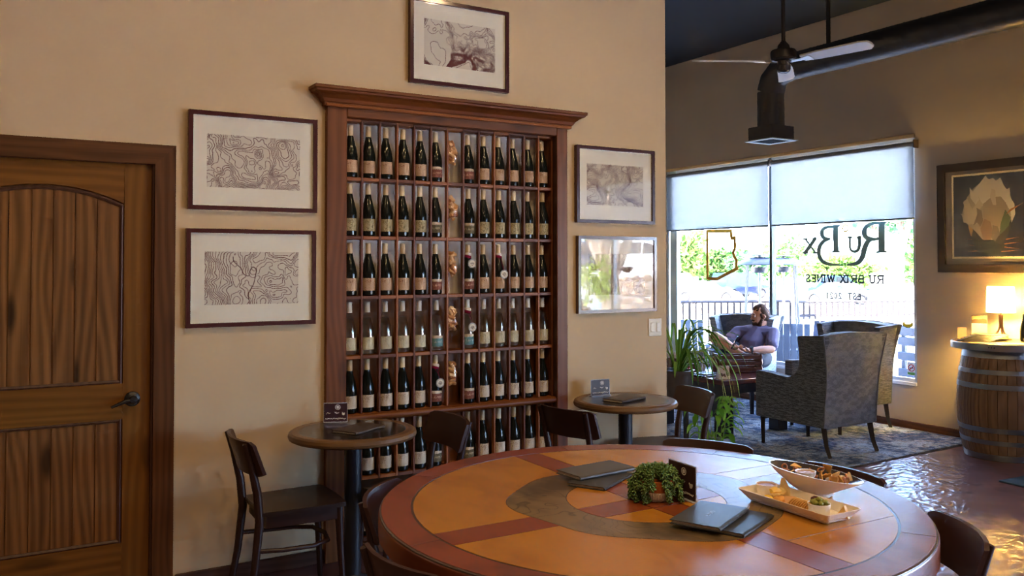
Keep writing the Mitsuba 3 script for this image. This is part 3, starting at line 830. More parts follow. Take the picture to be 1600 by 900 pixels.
c_bleg = [shape(backposts(s), 'satin', ESP, smooth=50) for s in (-1, 1)]
c_fleg = [shape(tube([(s * 0.178, 0.195, 0.0), (s * 0.168, 0.178, 0.30), (s * 0.163, 0.172, 0.455)], [0.0125, 0.018, 0.020], 8), 'satin', ESP, smooth=50) for s in (-1, 1)]


def back_panel():
    n = 17; xs = np.linspace(-0.218, 0.218, n); V = []
    def yz(x, z, off): return -0.186 - 0.30 * (z - 0.62) - 0.052 * (1 - (x / 0.218) ** 2) + off
    rows = [(0.642, 0.010), (0.652, 0.0), (0.70, 0), (0.75, 0), (0.792, 0), (0.802, 0.0)]
    def zz(x, z):
        e = max(0, (abs(x) - 0.185) / 0.033)
        zc = 0.722; return zc + (z - zc) * (1 - 0.16 * e * e)
    front = [[(x, yz(x, z, 0.008), zz(x, z)) for x in xs] for z, _ in rows]
    back = [[(x, yz(x, z, -0.009), zz(x, z)) for x in xs] for z, _ in rows]
    V = np.array([q for r_ in front for q in r_] + [q for r_ in back for q in r_]); m = len(rows); F = []
    f = lambda i, j: i * n + j
    g = lambda i, j: m * n + i * n + j
    for i in range(m - 1):
        for j in range(n - 1):
            F += [(f(i, j), f(i + 1, j), f(i + 1, j + 1)), (f(i, j), f(i + 1, j + 1), f(i, j + 1)), (g(i, j), g(i, j + 1), g(i + 1, j + 1)), (g(i, j), g(i + 1, j + 1), g(i + 1, j))]
    for j in range(n - 1):
        F += [(f(0, j), f(0, j + 1), g(0, j + 1)), (f(0, j), g(0, j + 1), g(0, j)), (f(m - 1, j), g(m - 1, j), g(m - 1, j + 1)), (f(m - 1, j), g(m - 1, j + 1), f(m - 1, j + 1))]
    for i in range(m - 1):
        F += [(f(i, 0), g(i, 0), g(i + 1, 0)), (f(i, 0), g(i + 1, 0), f(i + 1, 0)), (f(i, n - 1), f(i + 1, n - 1), g(i + 1, n - 1)), (f(i, n - 1), g(i + 1, n - 1), g(i, n - 1))]
    q = trimesh.Trimesh(V, F, process=False)
    if q.volume < 0: q.invert()
    return q


c_back = shape(back_panel(), 'satin', lin(52, 29, 21), smooth=40)
c_str = shape(tube([(-0.164, -0.215, 0.30), (-0.172, -0.10, 0.29), (-0.168, 0.05, 0.285), (-0.12, 0.135, 0.285), (0, 0.158, 0.285), (0.12, 0.135, 0.285), (0.168, 0.05, 0.285), (0.172, -0.10, 0.29), (0.164, -0.215, 0.30)], 0.011, 8), 'satin', ESP, smooth=50)


def chair(x, y, fx, fy, label, group, s=1.0):
    k = thing('bentwood_chair', label, 'chair', group)
    M = TR(x, y, 0, math.atan2(fy, fx) - PI / 2, s)
    put(k + '__seat', c_seat, M); put(k + '__apron', c_apron, M)
    for q in c_bleg + c_fleg: put(k + '__leg', q, M)
    put(k + '__backrest', c_back, M); put(k + '__stretcher', c_str, M)


G1, G2 = 'dark chairs at the bistro tables', 'dark chairs around the big round table'
chair(1.215, 4.135, 1, 0, 'dark bentwood chair next to the wooden door, left of the first bistro table', G1)
chair(1.795, 4.10, -1, 0, 'dark bentwood chair in front of the wine rack, right of the first bistro table', G1)
chair(2.955, 4.06, 0.977, 0.21, 'dark bentwood chair at the right stile of the rack, left of the second bistro table', G1)
chair(3.605, 4.235, -0.977, 0.21, 'dark bentwood chair right of the second bistro table, in front of the spider plant', G1)
chair(2.478, 1.808, -0.82, 0.57, 'dark chair at the right front edge of the big round table', G2, 0.94)
chair(1.225, 2.360, 0.986, 0.165, 'dark chair at the left edge of the big round table, nearest the camera', G2, 0.94)
chair(1.415, 2.905, 0.76, -0.65, 'dark chair tucked behind the left edge of the big round table', G2, 0.94)
chair(2.610, 2.865, -0.87, -0.50, 'dark chair at the far edge of the big round table, only its top showing', G2, 0.97)
chair(2.758, 2.375, -1, 0.0, 'dark chair behind the food plates, a corner showing past the big table', G2, 0.94)

# ---------------------------------------------------------------- the big round table
BT = np.array([1.991, 2.428]); RT, ZT = 0.945, 0.76
t = thing('round_table', 'big round inlaid table of golden, rust and olive panels under glossy resin', 'table')
B0 = TR(BT[0], BT[1])
put(t + '__base_slab', topshape(moved(lathe([(0, 0.672), (0.925, 0.672), (0.942, 0.682), (RT, 0.70), (RT, 0.750), (0.943, 0.756), (0.938, 0.7588), (0, 0.7588)], 128), B0), 3, 35), label='dark slab under the inlays')
put(t + '__edge_band', topshape(moved(lathe([(0.9445, 0.680), (0.9475, 0.684), (0.9475, 0.746), (0.9445, 0.752)], 128), B0), 1, 35), label='reddish wooden edge band')
RI, G = 0.832, 0.0045
S1, S2 = (-0.052, 0.070), (-0.105, 0.022)      # spokes: x range of the upright ones, y range of the level ones
CR0, CR1 = 0.285, 0.470
offs = [127.6, 75, 30, -15, -58, -100, -142, -177.3]
offs = sorted(offs)


def inlay(nm, poly, tone, z1=ZT):
    for q in polys(poly):
        if q.area > 2e-4: put(t + '__' + nm, topshape(extr(affinity.translate(q, *BT), z1 - 0.7585, 'xy', 0.7585), tone))


for i, a in enumerate(offs):
    b = offs[(i + 1) % len(offs)] + (360 if i == len(offs) - 1 else 0)
    ga = math.degrees(0.0022 / 0.89)
    inlay('rim_segment', ring_seg(RI + G, 0.937, a + ga, b - ga, 40), 1)
spx = sbox(S1[0], -1, S1[1], 1)
spy = sbox(-1, S2[0], 1, S2[1])
spokes = spx.union(spy)
field = Point(0, 0).buffer(RI - G, 64).difference(Point(0, 0).buffer(CR1 + 0.003, 64))
cringp = Polygon([((CR1 + 0.02 * math.sin(3 * a) + 0.012 * math.sin(7 * a + 1)) * math.cos(a), (CR1 + 0.02 * math.sin(3 * a) + 0.012 * math.sin(7 * a + 1)) * math.sin(a)) for a in np.linspace(0, 2 * PI, 97)[:-1]])
field = Point(0, 0).buffer(RI - G, 64).difference(cringp.buffer(0.003))
gold = field.difference(spokes.buffer(0.0025, join_style=2))
for cut in polys(gold):
    for lo, hi in ((-1, -0.588), (-0.585, -0.16), (-0.157, 0.145), (0.148, 1)) if cut.centroid.x > 0 else ((-1, 1),):
        inlay('golden_panel', cut.intersection(sbox(-1, lo + 0.001, 1, hi - 0.001)), 0)
for q in polys(field.intersection(spokes.buffer(-0.0015, join_style=2))): inlay('spoke', q, 1)
inlay('centre_ring', cringp.difference(Point(0, 0).buffer(CR0, 64)), 2)
disc = Point(0, 0).buffer(CR0 - 0.003, 64)
for q in polys(disc.difference(spokes.buffer(0.0025, join_style=2))): inlay('centre_wedge', q, 0)
for q in polys(disc.intersection(spokes.buffer(-0.0015, join_style=2)).difference(sbox(S1[0], S2[0], S1[1], S2[1]).buffer(0.002))): inlay('centre_spoke', q, 1)
inlay('centre_square', sbox(S1[0], S2[0], S1[1], S2[1]).buffer(-0.003), 1)
put(t + '__pedestal', shape(moved(lathe([(0, 0), (0.34, 0), (0.35, 0.02), (0.33, 0.05), (0.14, 0.09), (0.11, 0.16), (0.11, 0.60), (0.2, 0.65), (0.3, 0.6715), (0, 0.6715)], 40), B0), 'satin', lin(36, 26, 22), smooth=35), label='dark pedestal')

# things on it
menu(2.052, 2.050, ZT + 0.0005, 0.40, 0.262, 0.165, 0.013, 'dark leather menu folder under another one, front of the big table', lin(52, 54, 56), False)
menu(1.995, 2.104, ZT + 0.0142, 0.445, 0.265, 0.168, 0.014, 'dark leather menu folder with embossed lettering, topmost at the front of the big table', lin(64, 66, 68))
menu(2.005, 2.715, ZT + 0.0005, 0.50, 0.262, 0.155, 0.013, 'dark leather menu folder under another one, left of the trailing plant', lin(56, 56, 55), False)
menu(2.040, 2.795, ZT + 0.0142, 0.085, 0.285, 0.150, 0.016, 'dark leather menu folder on top of another, left of the trailing plant', lin(78, 76, 73), False)
tent_card(2.113, 2.372, ZT + 0.0005, -PI / 2 - 0.06, 'dark maroon card stand behind the trailing plant on the big table', w=0.15, h=0.122, fill=(60, 34, 40))

# trailing succulent
t = thing('succulent', 'trailing green succulent in a white and terracotta pot on the big table', 'plant')
PX, PY = 2.025, 2.405
put(t + '__pot', shape(moved(lathe([(0, 0.001), (0.040, 0.0), (0.052, 0.010), (0.060, 0.026), (0.062, 0.036)], 40), TR(PX, PY, ZT)), 'matte', lin(214, 206, 194), smooth=40), label='white ribbed pot base')
put(t + '__band', shape(moved(lathe([(0.0615, 0.0362), (0.062, 0.045), (0.061, 0.072), (0.056, 0.0745), (0.052, 0.068), (0, 0.066)], 40), TR(PX, PY, ZT)), 'matte', lin(150, 82, 40), smooth=40), label='terracotta upper band')
ribs = [tube([(PX + q * math.cos(a), PY + q * math.sin(a), ZT + z) for q, z in ((0.0525, 0.011), (0.0605, 0.026), (0.0625, 0.035))], 0.0016, 5) for a in np.linspace(0, 2 * PI, 49)[:-1]]
put(t + '__rib', shape(cat(*ribs), 'matte', lin(206, 198, 186), smooth=40), kind='stuff')
LV = trimesh.creation.icosphere(subdivisions=0); LV.apply_scale((0.0034, 0.0028, 0.0085))
leafm = [[], [], []]
g = np.random.default_rng(11)
for s in range(64):
    a = g.uniform(0, 2 * PI); L = g.uniform(0.5, 1.0); r0 = g.uniform(0, 0.045)
    reach = 0.065 + 0.034 * g.random(); drop = g.choice([0.03, 0.075, 0.115]) * L
    if abs((a + 2.27 + PI) % (2 * PI) - PI) < 0.62 and s % 4: drop *= 0.12; reach *= 0.8
    P = []
    for q in np.linspace(0, 1, 15):
        rr = r0 + (reach - r0) * min(1, q * 1.7); zz = 0.072 + 0.045 * math.sin(min(q * 1.9, 1) * PI) * (1 - r0 * 9) - drop * max(0, q - 0.35) / 0.65
        P.append((PX + rr * math.cos(a + 0.25 * q), PY + rr * math.sin(a + 0.25 * q), ZT + max(zz, 0.006)))
    P = np.array(P)
    put(t + '__stem', shape(tube(P, 0.0012, 5), 'matte', lin(86, 100, 56), smooth=40))
    for i in range(1, 15):
        for j in range(4):
            th = j * PI / 2 + i * 0.8
            d = P[i] - P[i - 1]; A, B, D = frame_of(d)
            out = A * math.cos(th) + B * math.sin(th); dirn = out * 0.8 + D * 0.7; dirn[2] += 0.15
            a2, b2, d2 = frame_of(dirn)
            R = np.eye(4); R[:3, 0], R[:3, 1], R[:3, 2] = a2, b2, d2
            R[:3, 3] = P[i] + d2 * 0.006
            if R[2, 3] < ZT + 0.005: continue
            leafm[int(g.integers(3))].append(moved(LV, R))
for ms, cc in zip(leafm, ((84, 116, 58), (112, 142, 78), (64, 92, 44))):
    put(t + '__foliage', shape(cat(*ms), 'satin', lin(*cc), smooth=True), kind='stuff')

# ---------------------------------------------------------------- food on the big table
CER = lin(226, 216, 200)
t = thing('serving_tray', 'long rectangular cream serving tray with cheese, crackers and two ramekins', 'tray')
TM = TR(2.352, 2.058, ZT + 0.0004, -PI / 2 - 0.02)      # local x along the tray, towards the camera's right


def rrect(a, b, r): return sbox(-a / 2 + r, -b / 2 + r, a / 2 - r, b / 2 - r).buffer(r, 6)


def loft(secs):
    """secs: (polygon with equal vertex counts, z) from the bottom outside round to the inside."""
    V = np.vstack([np.c_[np.array(p.exterior.coords)[:-1], np.full(len(p.exterior.coords) - 1, z)] for p, z in secs])
    n = len(secs[0][0].exterior.coords) - 1; F = []
    for i in range(len(secs) - 1):
        for j in range(n):
            a, b, c, d = i * n + j, i * n + (j + 1) % n, (i + 1) * n + (j + 1) % n, (i + 1) * n + j
            F += [(a, b, c), (a, c, d)]
    k = len(V); V = np.vstack([V, [[0, 0, secs[0][1]], [0, 0, secs[-1][1]]]])
    for j in range(n):
        F += [(k, (j + 1) % n, j), (k + 1, (len(secs) - 1) * n + j, (len(secs) - 1) * n + (j + 1) % n)]
    m = trimesh.Trimesh(V, F, process=False)
    if m.volume < 0: m.invert()
    return m


put(t + '__body', shape(loft([(rrect(0.33, 0.10, 0.012), 0.0), (rrect(0.345, 0.115, 0.014), 0.004), (rrect(0.40, 0.165, 0.018), 0.036), (rrect(0.405, 0.17, 0.018), 0.040), (rrect(0.398, 0.163, 0.018), 0.040), (rrect(0.36, 0.128, 0.014), 0.012), (rrect(0.34, 0.11, 0.012), 0.009)]), 'gloss', CER, smooth=35), TM)
ram = shape(lathe([(0, 0), (0.030, 0), (0.0335, 0.004), (0.037, 0.040), (0.0375, 0.042), (0.0345, 0.042), (0.031, 0.03), (0, 0.028)], 32), 'gloss', lin(232, 226, 214), smooth=35)


def on(M, x, y, z, rz=0.0): return M @ TR(x, y, z, rz)


def ramekin(M, x, y, z, label, col):
    k = thing('ramekin', label, 'ramekin')
    put(k + '__cup', ram, on(M, x, y, z))
    put(k + '__dip', shape(lathe([(0, 0.0285), (0.0325, 0.0285), (0.0338, 0.0375), (0.02, 0.0385), (0, 0.039)], 28), 'satin', lin(*col), smooth=40), on(M, x, y, z), 'filling')


ramekin(TM, -0.155, 0.018, 0.0105, 'small white ramekin of brown dip at the left end of the rectangular tray', (150, 104, 76))
ramekin(TM, 0.115, -0.022, 0.0105, 'small white ramekin of green olives at the right end of the rectangular tray', (96, 88, 40))
g = np.random.default_rng(5)
olive = shape(ell((0, 0, 0), (0.0105, 0.0085, 0.0085)), 'gloss', lin(132, 132, 48), smooth=True)
for i in range(7):
    a = i * 0.95; r = 0.0 if i == 0 else 0.019
    solo('green_olive', 'green olive in the right-hand ramekin on the tray', 'olive', olive, on(TM, 0.115 + r * math.cos(a), -0.022 + r * math.sin(a), 0.0105 + 0.045 + (0.009 if i == 0 else 0.0), a), 'green olives in the ramekin')


def chunk(seed, r, flat=1.0):
    q = np.random.default_rng(seed); p = q.normal(size=(14, 3)); p /= np.linalg.norm(p, axis=1, keepdims=True)
    m = trimesh.convex.convex_hull(p * r * q.uniform(0.75, 1.1, (14, 1)) * [1.2, 1.0, flat]); m.apply_translation([0, 0, -m.bounds[0, 2]]); return m


cheese = [shape(chunk(k, 0.019, 0.8), 'satin', lin(*c)) for k, c in enumerate(((232, 190, 72), (226, 170, 96), (232, 206, 140), (220, 160, 84)))]
for i, (x, y, z) in enumerate([(-0.098, -0.03, 0.0095), (-0.075, 0.0, 0.0095), (-0.105, 0.015, 0.0095), (-0.055, -0.032, 0.0095), (-0.085, -0.012, 0.036), (-0.060, 0.018, 0.0095), (-0.10, 0.035, 0.022)]):
    solo('cheese_chunk', 'yellow chunk of cheese beside the dip on the tray', 'cheese', cheese[i % 4], on(TM, x, y, z, i), 'cheese chunks on the tray')
solo('cheese_wedge', 'pale cheese wedge at the right end of the tray beside the olives', 'cheese', shape(extr(Polygon([(0, 0), (0.045, 0.0), (0.03, 0.042)]), 0.02, 'xz', 0), 'satin', lin(228, 186, 120)), on(TM, 0.148, 0.012, 0.0095, 0.4))
solo('cheese_wedge', 'pale cheese wedge standing behind the left ramekin of the tray', 'cheese', shape(extr(Polygon([(0, 0), (0.05, 0.0), (0.012, 0.06)]), 0.02, 'xz', 0), 'satin', lin(232, 206, 150)), on(TM, -0.135, 0.055, 0.013, 0.2))
solo('apricot_cheese', 'round pinkish soft cheese in the middle of the tray', 'cheese', shape(chunk(40, 0.030, 0.75), 'satin', lin(224, 176, 128), smooth=50), on(TM, -0.012, -0.005, 0.0095))
crk = shape(extr(Point(0, 0).buffer(0.024, 10), 0.004, 'xy', 0), 'matte', lin(206, 158, 92))
for i in range(9):
    M = on(TM, 0.012 + 0.0095 * i, -0.032 - 0.001 * (i % 2), 0.0125 + 0.017) @ ROT([0, 1, 0], -62) @ TR(0, 0, -0.002)
    solo('cracker', 'round cracker in the fanned row at the front of the tray', 'cracker', crk, M, 'crackers fanned on the tray')
beet = shape(chunk(60, 0.017, 0.8), 'gloss', lin(58, 16, 32), smooth=50)
for i, (x, y, z) in enumerate([(0.045, 0.020, 0.0095), (0.068, 0.028, 0.0095), (0.052, 0.045, 0.012), (0.058, 0.028, 0.034)]):
    solo('dark_berry', 'dark red dried fruit beside the olives on the tray', 'fruit', beet, on(TM, x, y, z, i), 'dark fruit on the tray')

t = thing('serving_bowl', 'shallow oval slanted bowl of snacks, dark inside, behind the rectangular tray', 'bowl')
BX, BY2 = 2.565, 2.155
td = np.array([0.93, -0.37])
bw = lathe([(0, 0.0), (0.052, 0.0), (0.058, 0.004), (0.060, 0.014), (0.095, 0.034), (0.145, 0.066), (0.162, 0.080), (0.1635, 0.083), (0.1615, 0.083)], 72)
bi = lathe([(0.1613, 0.0828), (0.140, 0.068), (0.09, 0.042), (0.05, 0.034), (0, 0.033)], 72)


def slant(m):
    v = np.array(m.vertices); s = np.clip((v[:, 2] - 0.014) / 0.069, 0, 1)
    v[:, 2] -= s * (v[:, 0] * td[0] + v[:, 1] * td[1]) * 0.17
    return trimesh.Trimesh(v, m.faces, process=False)


BM = TR(BX, BY2, ZT + 0.0004)
put(t + '__shell', shape(slant(bw), 'gloss', CER, smooth=40), BM)
put(t + '__inside', shape(slant(bi), 'gloss', lin(58, 50, 44), smooth=40), BM, 'dark brown glazed inside')


def bowl_z(x, y): return float(np.interp(math.hypot(x, y), [0, .05, .09, .14], [.033, .034, .042, .068])) - np.clip((0.04 - 0.014) / 0.069, 0, 1) * (x * td[0] + y * td[1]) * 0.17


ramekin(BM, -0.02, 0.03, 0.040, 'small white ramekin of dip in the slanted bowl', (176, 134, 96))
pret = shape(trimesh.creation.torus(0.011, 0.0032, major_sections=14, minor_sections=6), 'satin', lin(168, 104, 52), smooth=True)
nut = shape(ell((0, 0, 0), (0.011, 0.006, 0.005)), 'satin', lin(186, 122, 70), smooth=True)
chip = shape(extr(Polygon([(-0.018, -0.012), (0.02, -0.006), (0.004, 0.02)]).buffer(0.003, 3), 0.003, 'xy', 0), 'matte', lin(214, 164, 92))
for i in range(52):
    a = g.uniform(0, 2 * PI); r = 0.115 * math.sqrt(g.uniform(0.05, 1)); x, y = r * math.cos(a), r * math.sin(a)
    if math.hypot(x + 0.02, y - 0.03) < 0.052: continue
    z = bowl_z(x, y) + 0.014 + g.uniform(0, 0.018)
    M = on(BM, x, y, z) @ trimesh.transformations.random_rotation_matrix(g.random(3))
    if i % 3 == 0: solo('pretzel', 'small brown pretzel ring among the snacks in the slanted bowl', 'pretzel', pret, M, 'pretzels in the bowl')
    elif i % 3 == 1: solo('nut', 'small brown nut among the snacks in the slanted bowl', 'nut', nut, M, 'nuts in the bowl')
    else: solo('snack_chip', 'golden three-cornered chip among the snacks in the slanted bowl', 'chip', chip, M, 'chips in the bowl')
for i, (x, y) in enumerate([(-0.02, -0.055), (0.008, -0.060), (0.035, -0.055)]):
    solo('chocolate_piece', 'dark chocolate piece at the near side of the slanted bowl', 'chocolate', shape(box(-0.019, 0.019, -0.008, 0.008, 0, 0.014, 0.003), 'gloss', lin(34, 20, 18)), on(BM, x, y, bowl_z(x, y) + 0.012, -0.6 + 0.2 * i), 'dark chocolate pieces')
egg = shape(chunk(80, 0.018, 0.75), 'satin', lin(228, 218, 198), smooth=50)
for i, (x, y) in enumerate([(0.05, -0.02), (0.085, -0.045), (0.075, 0.0)]):
    solo('white_cheese', 'white cheese lump in the slanted bowl', 'cheese', egg, on(BM, x, y, bowl_z(x, y) + 0.006, i), 'white cheese lumps in the bowl')
for i, (x, y) in enumerate([(-0.085, 0.045), (-0.07, 0.075), (-0.1, 0.02)]):
    solo('orange_slice', 'orange cheese stick at the far left of the slanted bowl', 'cheese', shape(box(-0.02, 0.02, -0.005, 0.005, 0, 0.011, 0.003), 'satin', lin(222, 150, 60)), on(BM, x, y, bowl_z(x, y) + 0.012, 0.7 + i), 'orange cheese sticks in the bowl')

# ---------------------------------------------------------------- lounge: rug, coffee table, wing chairs
RUGP = Polygon([(4.75, 4.48), (7.58, 4.58), (7.58, 7.9), (4.75, 7.9)])
t = thing('area_rug', 'large blue-grey patterned rug under the lounge chairs', 'rug')
put(t + '__pile', shape(extr(RUGP, 0.010, 'xy', 0.0), 'rug_pile', uvf=lambda v: v[:, :2]))
fr = []
for q in np.linspace(0, 1, 170):
    x, y = 4.76 + q * 2.8, 4.4802 + 0.0353 * q * 2.83
    fr.append(box(x - 0.004, x + 0.004, y - 0.03 - 0.012 * rng.random(), y, 0.0005, 0.004))
put(t + '__fringe', shape(cat(*fr), 'cloth', lin(74, 66, 60)), kind='stuff')
RZ = 0.0105

t = thing('coffee_table', 'low dark wooden coffee table with thick square legs in the lounge', 'table')
CX0, CX1, CY0, CY1, CZ = 5.69, 6.53, 5.815, 6.76, 0.535
put(t + '__top', shape(box(CX0, CX1, CY0, CY1, CZ - 0.045, CZ, 0.004), 'gloss', lin(66, 34, 34)))
put(t + '__apron', shape(cat(box(CX0 + .002, CX1 - .002, CY0 + .002, CY0 + .04, CZ - .13, CZ - .0455), box(CX0 + .002, CX1 - .002, CY1 - .04, CY1 - .002, CZ - .13, CZ - .0455), box(CX0 + .002, CX0 + .04, CY0 + .04, CY1 - .04, CZ - .13, CZ - .0455), box(CX1 - .04, CX1 - .002, CY0 + .04, CY1 - .04, CZ - .13, CZ - .0455)), 'satin', lin(24, 24, 30)))
for x in (CX0 + 0.001, CX1 - 0.126):
    for y in (CY0 + 0.001, CY1 - 0.126):
        put(t + '__leg', shape(box(x, x + 0.125, y, y + 0.125, RZ, CZ - 0.046, 0.004), 'satin', lin(20, 20, 26)))

# wing chair, local: faces +y, origin between the legs on the floor
W2c, SZ = 0.325, 0.25


def wing_side(s):
    prof = [(0.40, 0.24), (0.40, 0.635), (0.37, 0.645), (0.22, 0.638), (0.06, 0.622), (-0.02, 0.640), (-0.075, 0.685), (-0.105, 0.76), (-0.118, 0.86), (-0.125, 0.965), (-0.155, 0.99), (-0.30, 1.000), (-0.405, 1.008), (-0.415, 0.99), (-0.385, 0.70), (-0.355, 0.40), (-0.345, 0.24)]
    q = Polygon([prof[0], prof[1]] + [tuple(z) for z in catmull(prof[1:], 5)[1:]]).buffer(0)
    q = Polygon(np.array(q.exterior.coords)).segmentize(0.04)
    m = tm(m3.Manifold(m3.Mesh(*_mf(extr(q.buffer(-0.008).buffer(0.008), 0.085, 'yz', 0)))).refine_to_length(0.05))
    v = np.array(m.vertices)
    h = np.clip((v[:, 2] - 0.62) / 0.38, 0, 1)
    x = v[:, 0] * (1 - 0.25 * h) + W2c - 0.085 + 0.075 * h ** 1.5
    v = np.stack([s * x, v[:, 1], v[:, 2]], 1)
    m = trimesh.Trimesh(v, m.faces, process=False)
    if m.volume < 0: m.invert()
    return m


def _mf(mesh):
    mesh = mesh.copy(); mesh.merge_vertices()
    return np.asarray(mesh.vertices, np.float32), np.asarray(mesh.faces, np.uint32)


def wing_back():
    n, m = 9, 9
    F = []; L = []
    zs = np.linspace(0.24, 1.0, m)
    for side in (0, 1):
        for z in zs:
            h = np.clip((z - 0.62) / 0.38, 0, 1)
            hw = W2c - 0.083 * (1 - side) + 0.075 * h ** 1.5 - (0.0 if side else 0.02 * h)
            yb = np.interp(z, [0.24, 0.40, 0.70, 1.0], [-0.348, -0.358, -0.388, -0.414])
            for x in np.linspace(-1, 1, n):
                y = yb + 0.008 * (1 - x * x) * -1 if side else yb + 0.125 + 0.02 * (1 - x * x)
                zz = z + (0.022 * (1 - x * x) if z > 0.99 else 0)
                L.append((x * hw, y, zz))
    idx = lambda s, i, j: s * n * m + i * n + j
    for i in range(m - 1):
        for j in range(n - 1):
            for s in (0, 1):
                a, b, c, d = idx(s, i, j), idx(s, i, j + 1), idx(s, i + 1, j + 1), idx(s, i + 1, j)
                F += [(a, b, c), (a, c, d)] if s else [(a, c, b), (a, d, c)]
    for j in range(n - 1):
        for i in (0, m - 1):
            a, b, c, d = idx(0, i, j), idx(0, i, j + 1), idx(1, i, j + 1), idx(1, i, j)
            F += [(a, b, c), (a, c, d)] if i == m - 1 else [(a, c, b), (a, d, c)]
    for i in range(m - 1):
        for j in (0, n - 1):
            a, b, c, d = idx(0, i, j), idx(1, i, j), idx(1, i + 1, j), idx(0, i + 1, j)
            F += [(a, b, c), (a, c, d)] if j == 0 else [(a, c, b), (a, d, c)]
    return trimesh.Trimesh(np.array(L), F, process=False)


def wuv(k, ax=(1, 2)):
    return lambda v: np.stack([v[:, ax[0]] + 10 * k, v[:, ax[1]]], 1)


w_sides = {k: [shape(wing_side(s), 'weave', uvf=wuv(k), smooth=45) for s in (-1, 1)] for k in (0, 2)}
w_back = shape(wing_back(), 'weave', uvf=wuv(1, (0, 2)), smooth=45)
w_seat = shape(hulls([[(-0.19, -0.17, 0.415, 0.045), (0.19, -0.17, 0.415, 0.045)], [(-0.19, 0.34, 0.415, 0.045), (0.19, 0.34, 0.415, 0.045)]], 0.05, 0) if False else box(-0.236, 0.236, -0.235, 0.40, 0.375, 0.465, 0.02), 'weave', uvf=wuv(0, (0, 1)), smooth=50)
w_rail = shape(box(-0.238, 0.238, -0.24, 0.395, 0.24, 0.374, 0.006), 'weave', uvf=wuv(0, (0, 2)), smooth=40)
w_legF = [shape(tube([(s * 0.285, 0.355, 0.0), (s * 0.285, 0.36, 0.245)], [0.021, 0.028], 4), 'satin', lin(26, 20, 20)) for s in (-1, 1)]
w_legR = [shape(tube([(s * 0.290, -0.385, 0.0), (s * 0.288, -0.345, 0.09), (s * 0.285, -0.315, 0.245)], [0.020, 0.023, 0.030], 4), 'satin', lin(26, 20, 20), smooth=30) for s in (-1, 1)]
_b = [(W2c - 0.004 + 0.075 * np.clip((z - 0.62) / 0.38, 0, 1) ** 1.5, float(np.interp(z, [0.24, 0.40, 0.70, 1.0], [-0.352, -0.362, -0.392, -0.418])), z) for z in np.linspace(0.245, 1.0, 14)]
w_pipe = shape(cat(tube(_b, 0.005, 6), tube([(-a, b, c) for a, b, c in _b], 0.005, 6), tube([(x, -0.42 - 0.008 * (1 - (x / 0.396) ** 2), 1.003 + 0.022 * (1 - (x / 0.396) ** 2)) for x in np.linspace(-0.396, 0.396, 13)], 0.005, 6)), 'cloth', lin(104, 108, 116), smooth=50)


def wing_chair(x, y, fx, fy, label, tone=0, z=RZ):
    k = thing('wing_chair', label, 'armchair', 'grey wing chairs in the lounge')
    M = TR(x, y, z, math.atan2(fy, fx) - PI / 2)
    for q in w_sides[tone]: put(k + '__side', q, M)
    put(k + '__back', w_back, M); put(k + '__seat_cushion', w_seat, M); put(k + '__front_rail', w_rail, M); put(k + '__piping', w_pipe, M, 'paler seam piping')
    for q in w_legF + w_legR: put(k + '__leg', q, M, 'dark wooden leg')


wing_chair(6.145, 5.145, 0.02, 1, 'dark grey wing chair with its back to the camera')
wing_chair(7.105, 5.675, -1, 0.0, 'grey wing chair against the window, half hidden behind another wing chair')
wing_chair(7.085, 7.025, -0.906, -0.423, 'light blue-grey wing chair with the man sitting in it', 2)

# ---------------------------------------------------------------- on the coffee table
def crate(x, y, rz, L, W, H, label):
    k = thing('wooden_crate', label, 'crate'); M = TR(x, y, CZ + 0.0005, rz)
    for s in (-1, 1):
        put(k + '__end_panel', wshape(moved(box(s * L / 2 - 0.009, s * L / 2 + 0.009, -W / 2, W / 2, 0, H, 0.002), M), 2, 8))
    for s in (-1, 1):
        for z in (0.012, 0.075, 0.135):
            if z + 0.04 < H + 0.03: put(k + '__slat', wshape(moved(box(-L / 2 - 0.009, L / 2 + 0.009, s * W / 2 - 0.005 + s * 0.005, s * W / 2 + 0.005 + s * 0.005, z, z + 0.038, 0.002), M), 0, 8))
    put(k + '__bottom', wshape(moved(box(-L / 2 + 0.0095, L / 2 - 0.0095, -W / 2 + 0.0005, W / 2 - 0.0005, 0.004, 0.010), M), 0, 8))
    return M


CM = crate(6.285, 6.235, -0.40, 0.44, 0.14, 0.185, 'reddish wooden slatted crate of small glasses on the coffee table in front of the man')
CM2 = crate(5.96, 6.62, -0.25, 0.34, 0.12, 0.13, 'low reddish wooden slatted crate at the left end of the coffee table behind the plant')
tg = shape(lathe([(0, 0.002), (0.019, 0.0), (0.020, 0.004), (0.026, 0.12)], 20), 'glass', smooth=40)
for i in range(5):
    solo('tasting_glass', 'small clear tasting glass in the larger wooden crate on the coffee table', 'glass', tg, CM @ TR(-0.15 + 0.075 * i, 0, 0.0105), 'tasting glasses in the larger crate')
carafe = shape(lathe([(0, 0.002), (0.045, 0.0), (0.048, 0.006), (0.048, 0.13), (0.035, 0.16), (0.018, 0.19), (0.016, 0.24), (0.020, 0.25)], 24), 'glass', smooth=40)
solo('glass_carafe', 'tall clear water carafe on the coffee table between the plant and the crate', 'carafe', carafe, TR(6.02, 6.38, CZ + .0005))
tum = shape(lathe([(0, 0.004), (0.033, 0.0), (0.036, 0.004), (0.040, 0.11), (0.038, 0.11), (0.034, 0.008), (0, 0.007)], 24), 'glass', smooth=40)
for x, y in ((6.13, 6.35), (5.92, 6.36), (6.10, 6.50)):
    solo('water_glass', 'clear water tumbler on the coffee table near the carafe', 'glass', tum, TR(x, y, CZ + .0005), 'water tumblers on the coffee table')
t = thing('black_tray', 'flat black tray with papers on the coffee table left of the white card', 'tray')
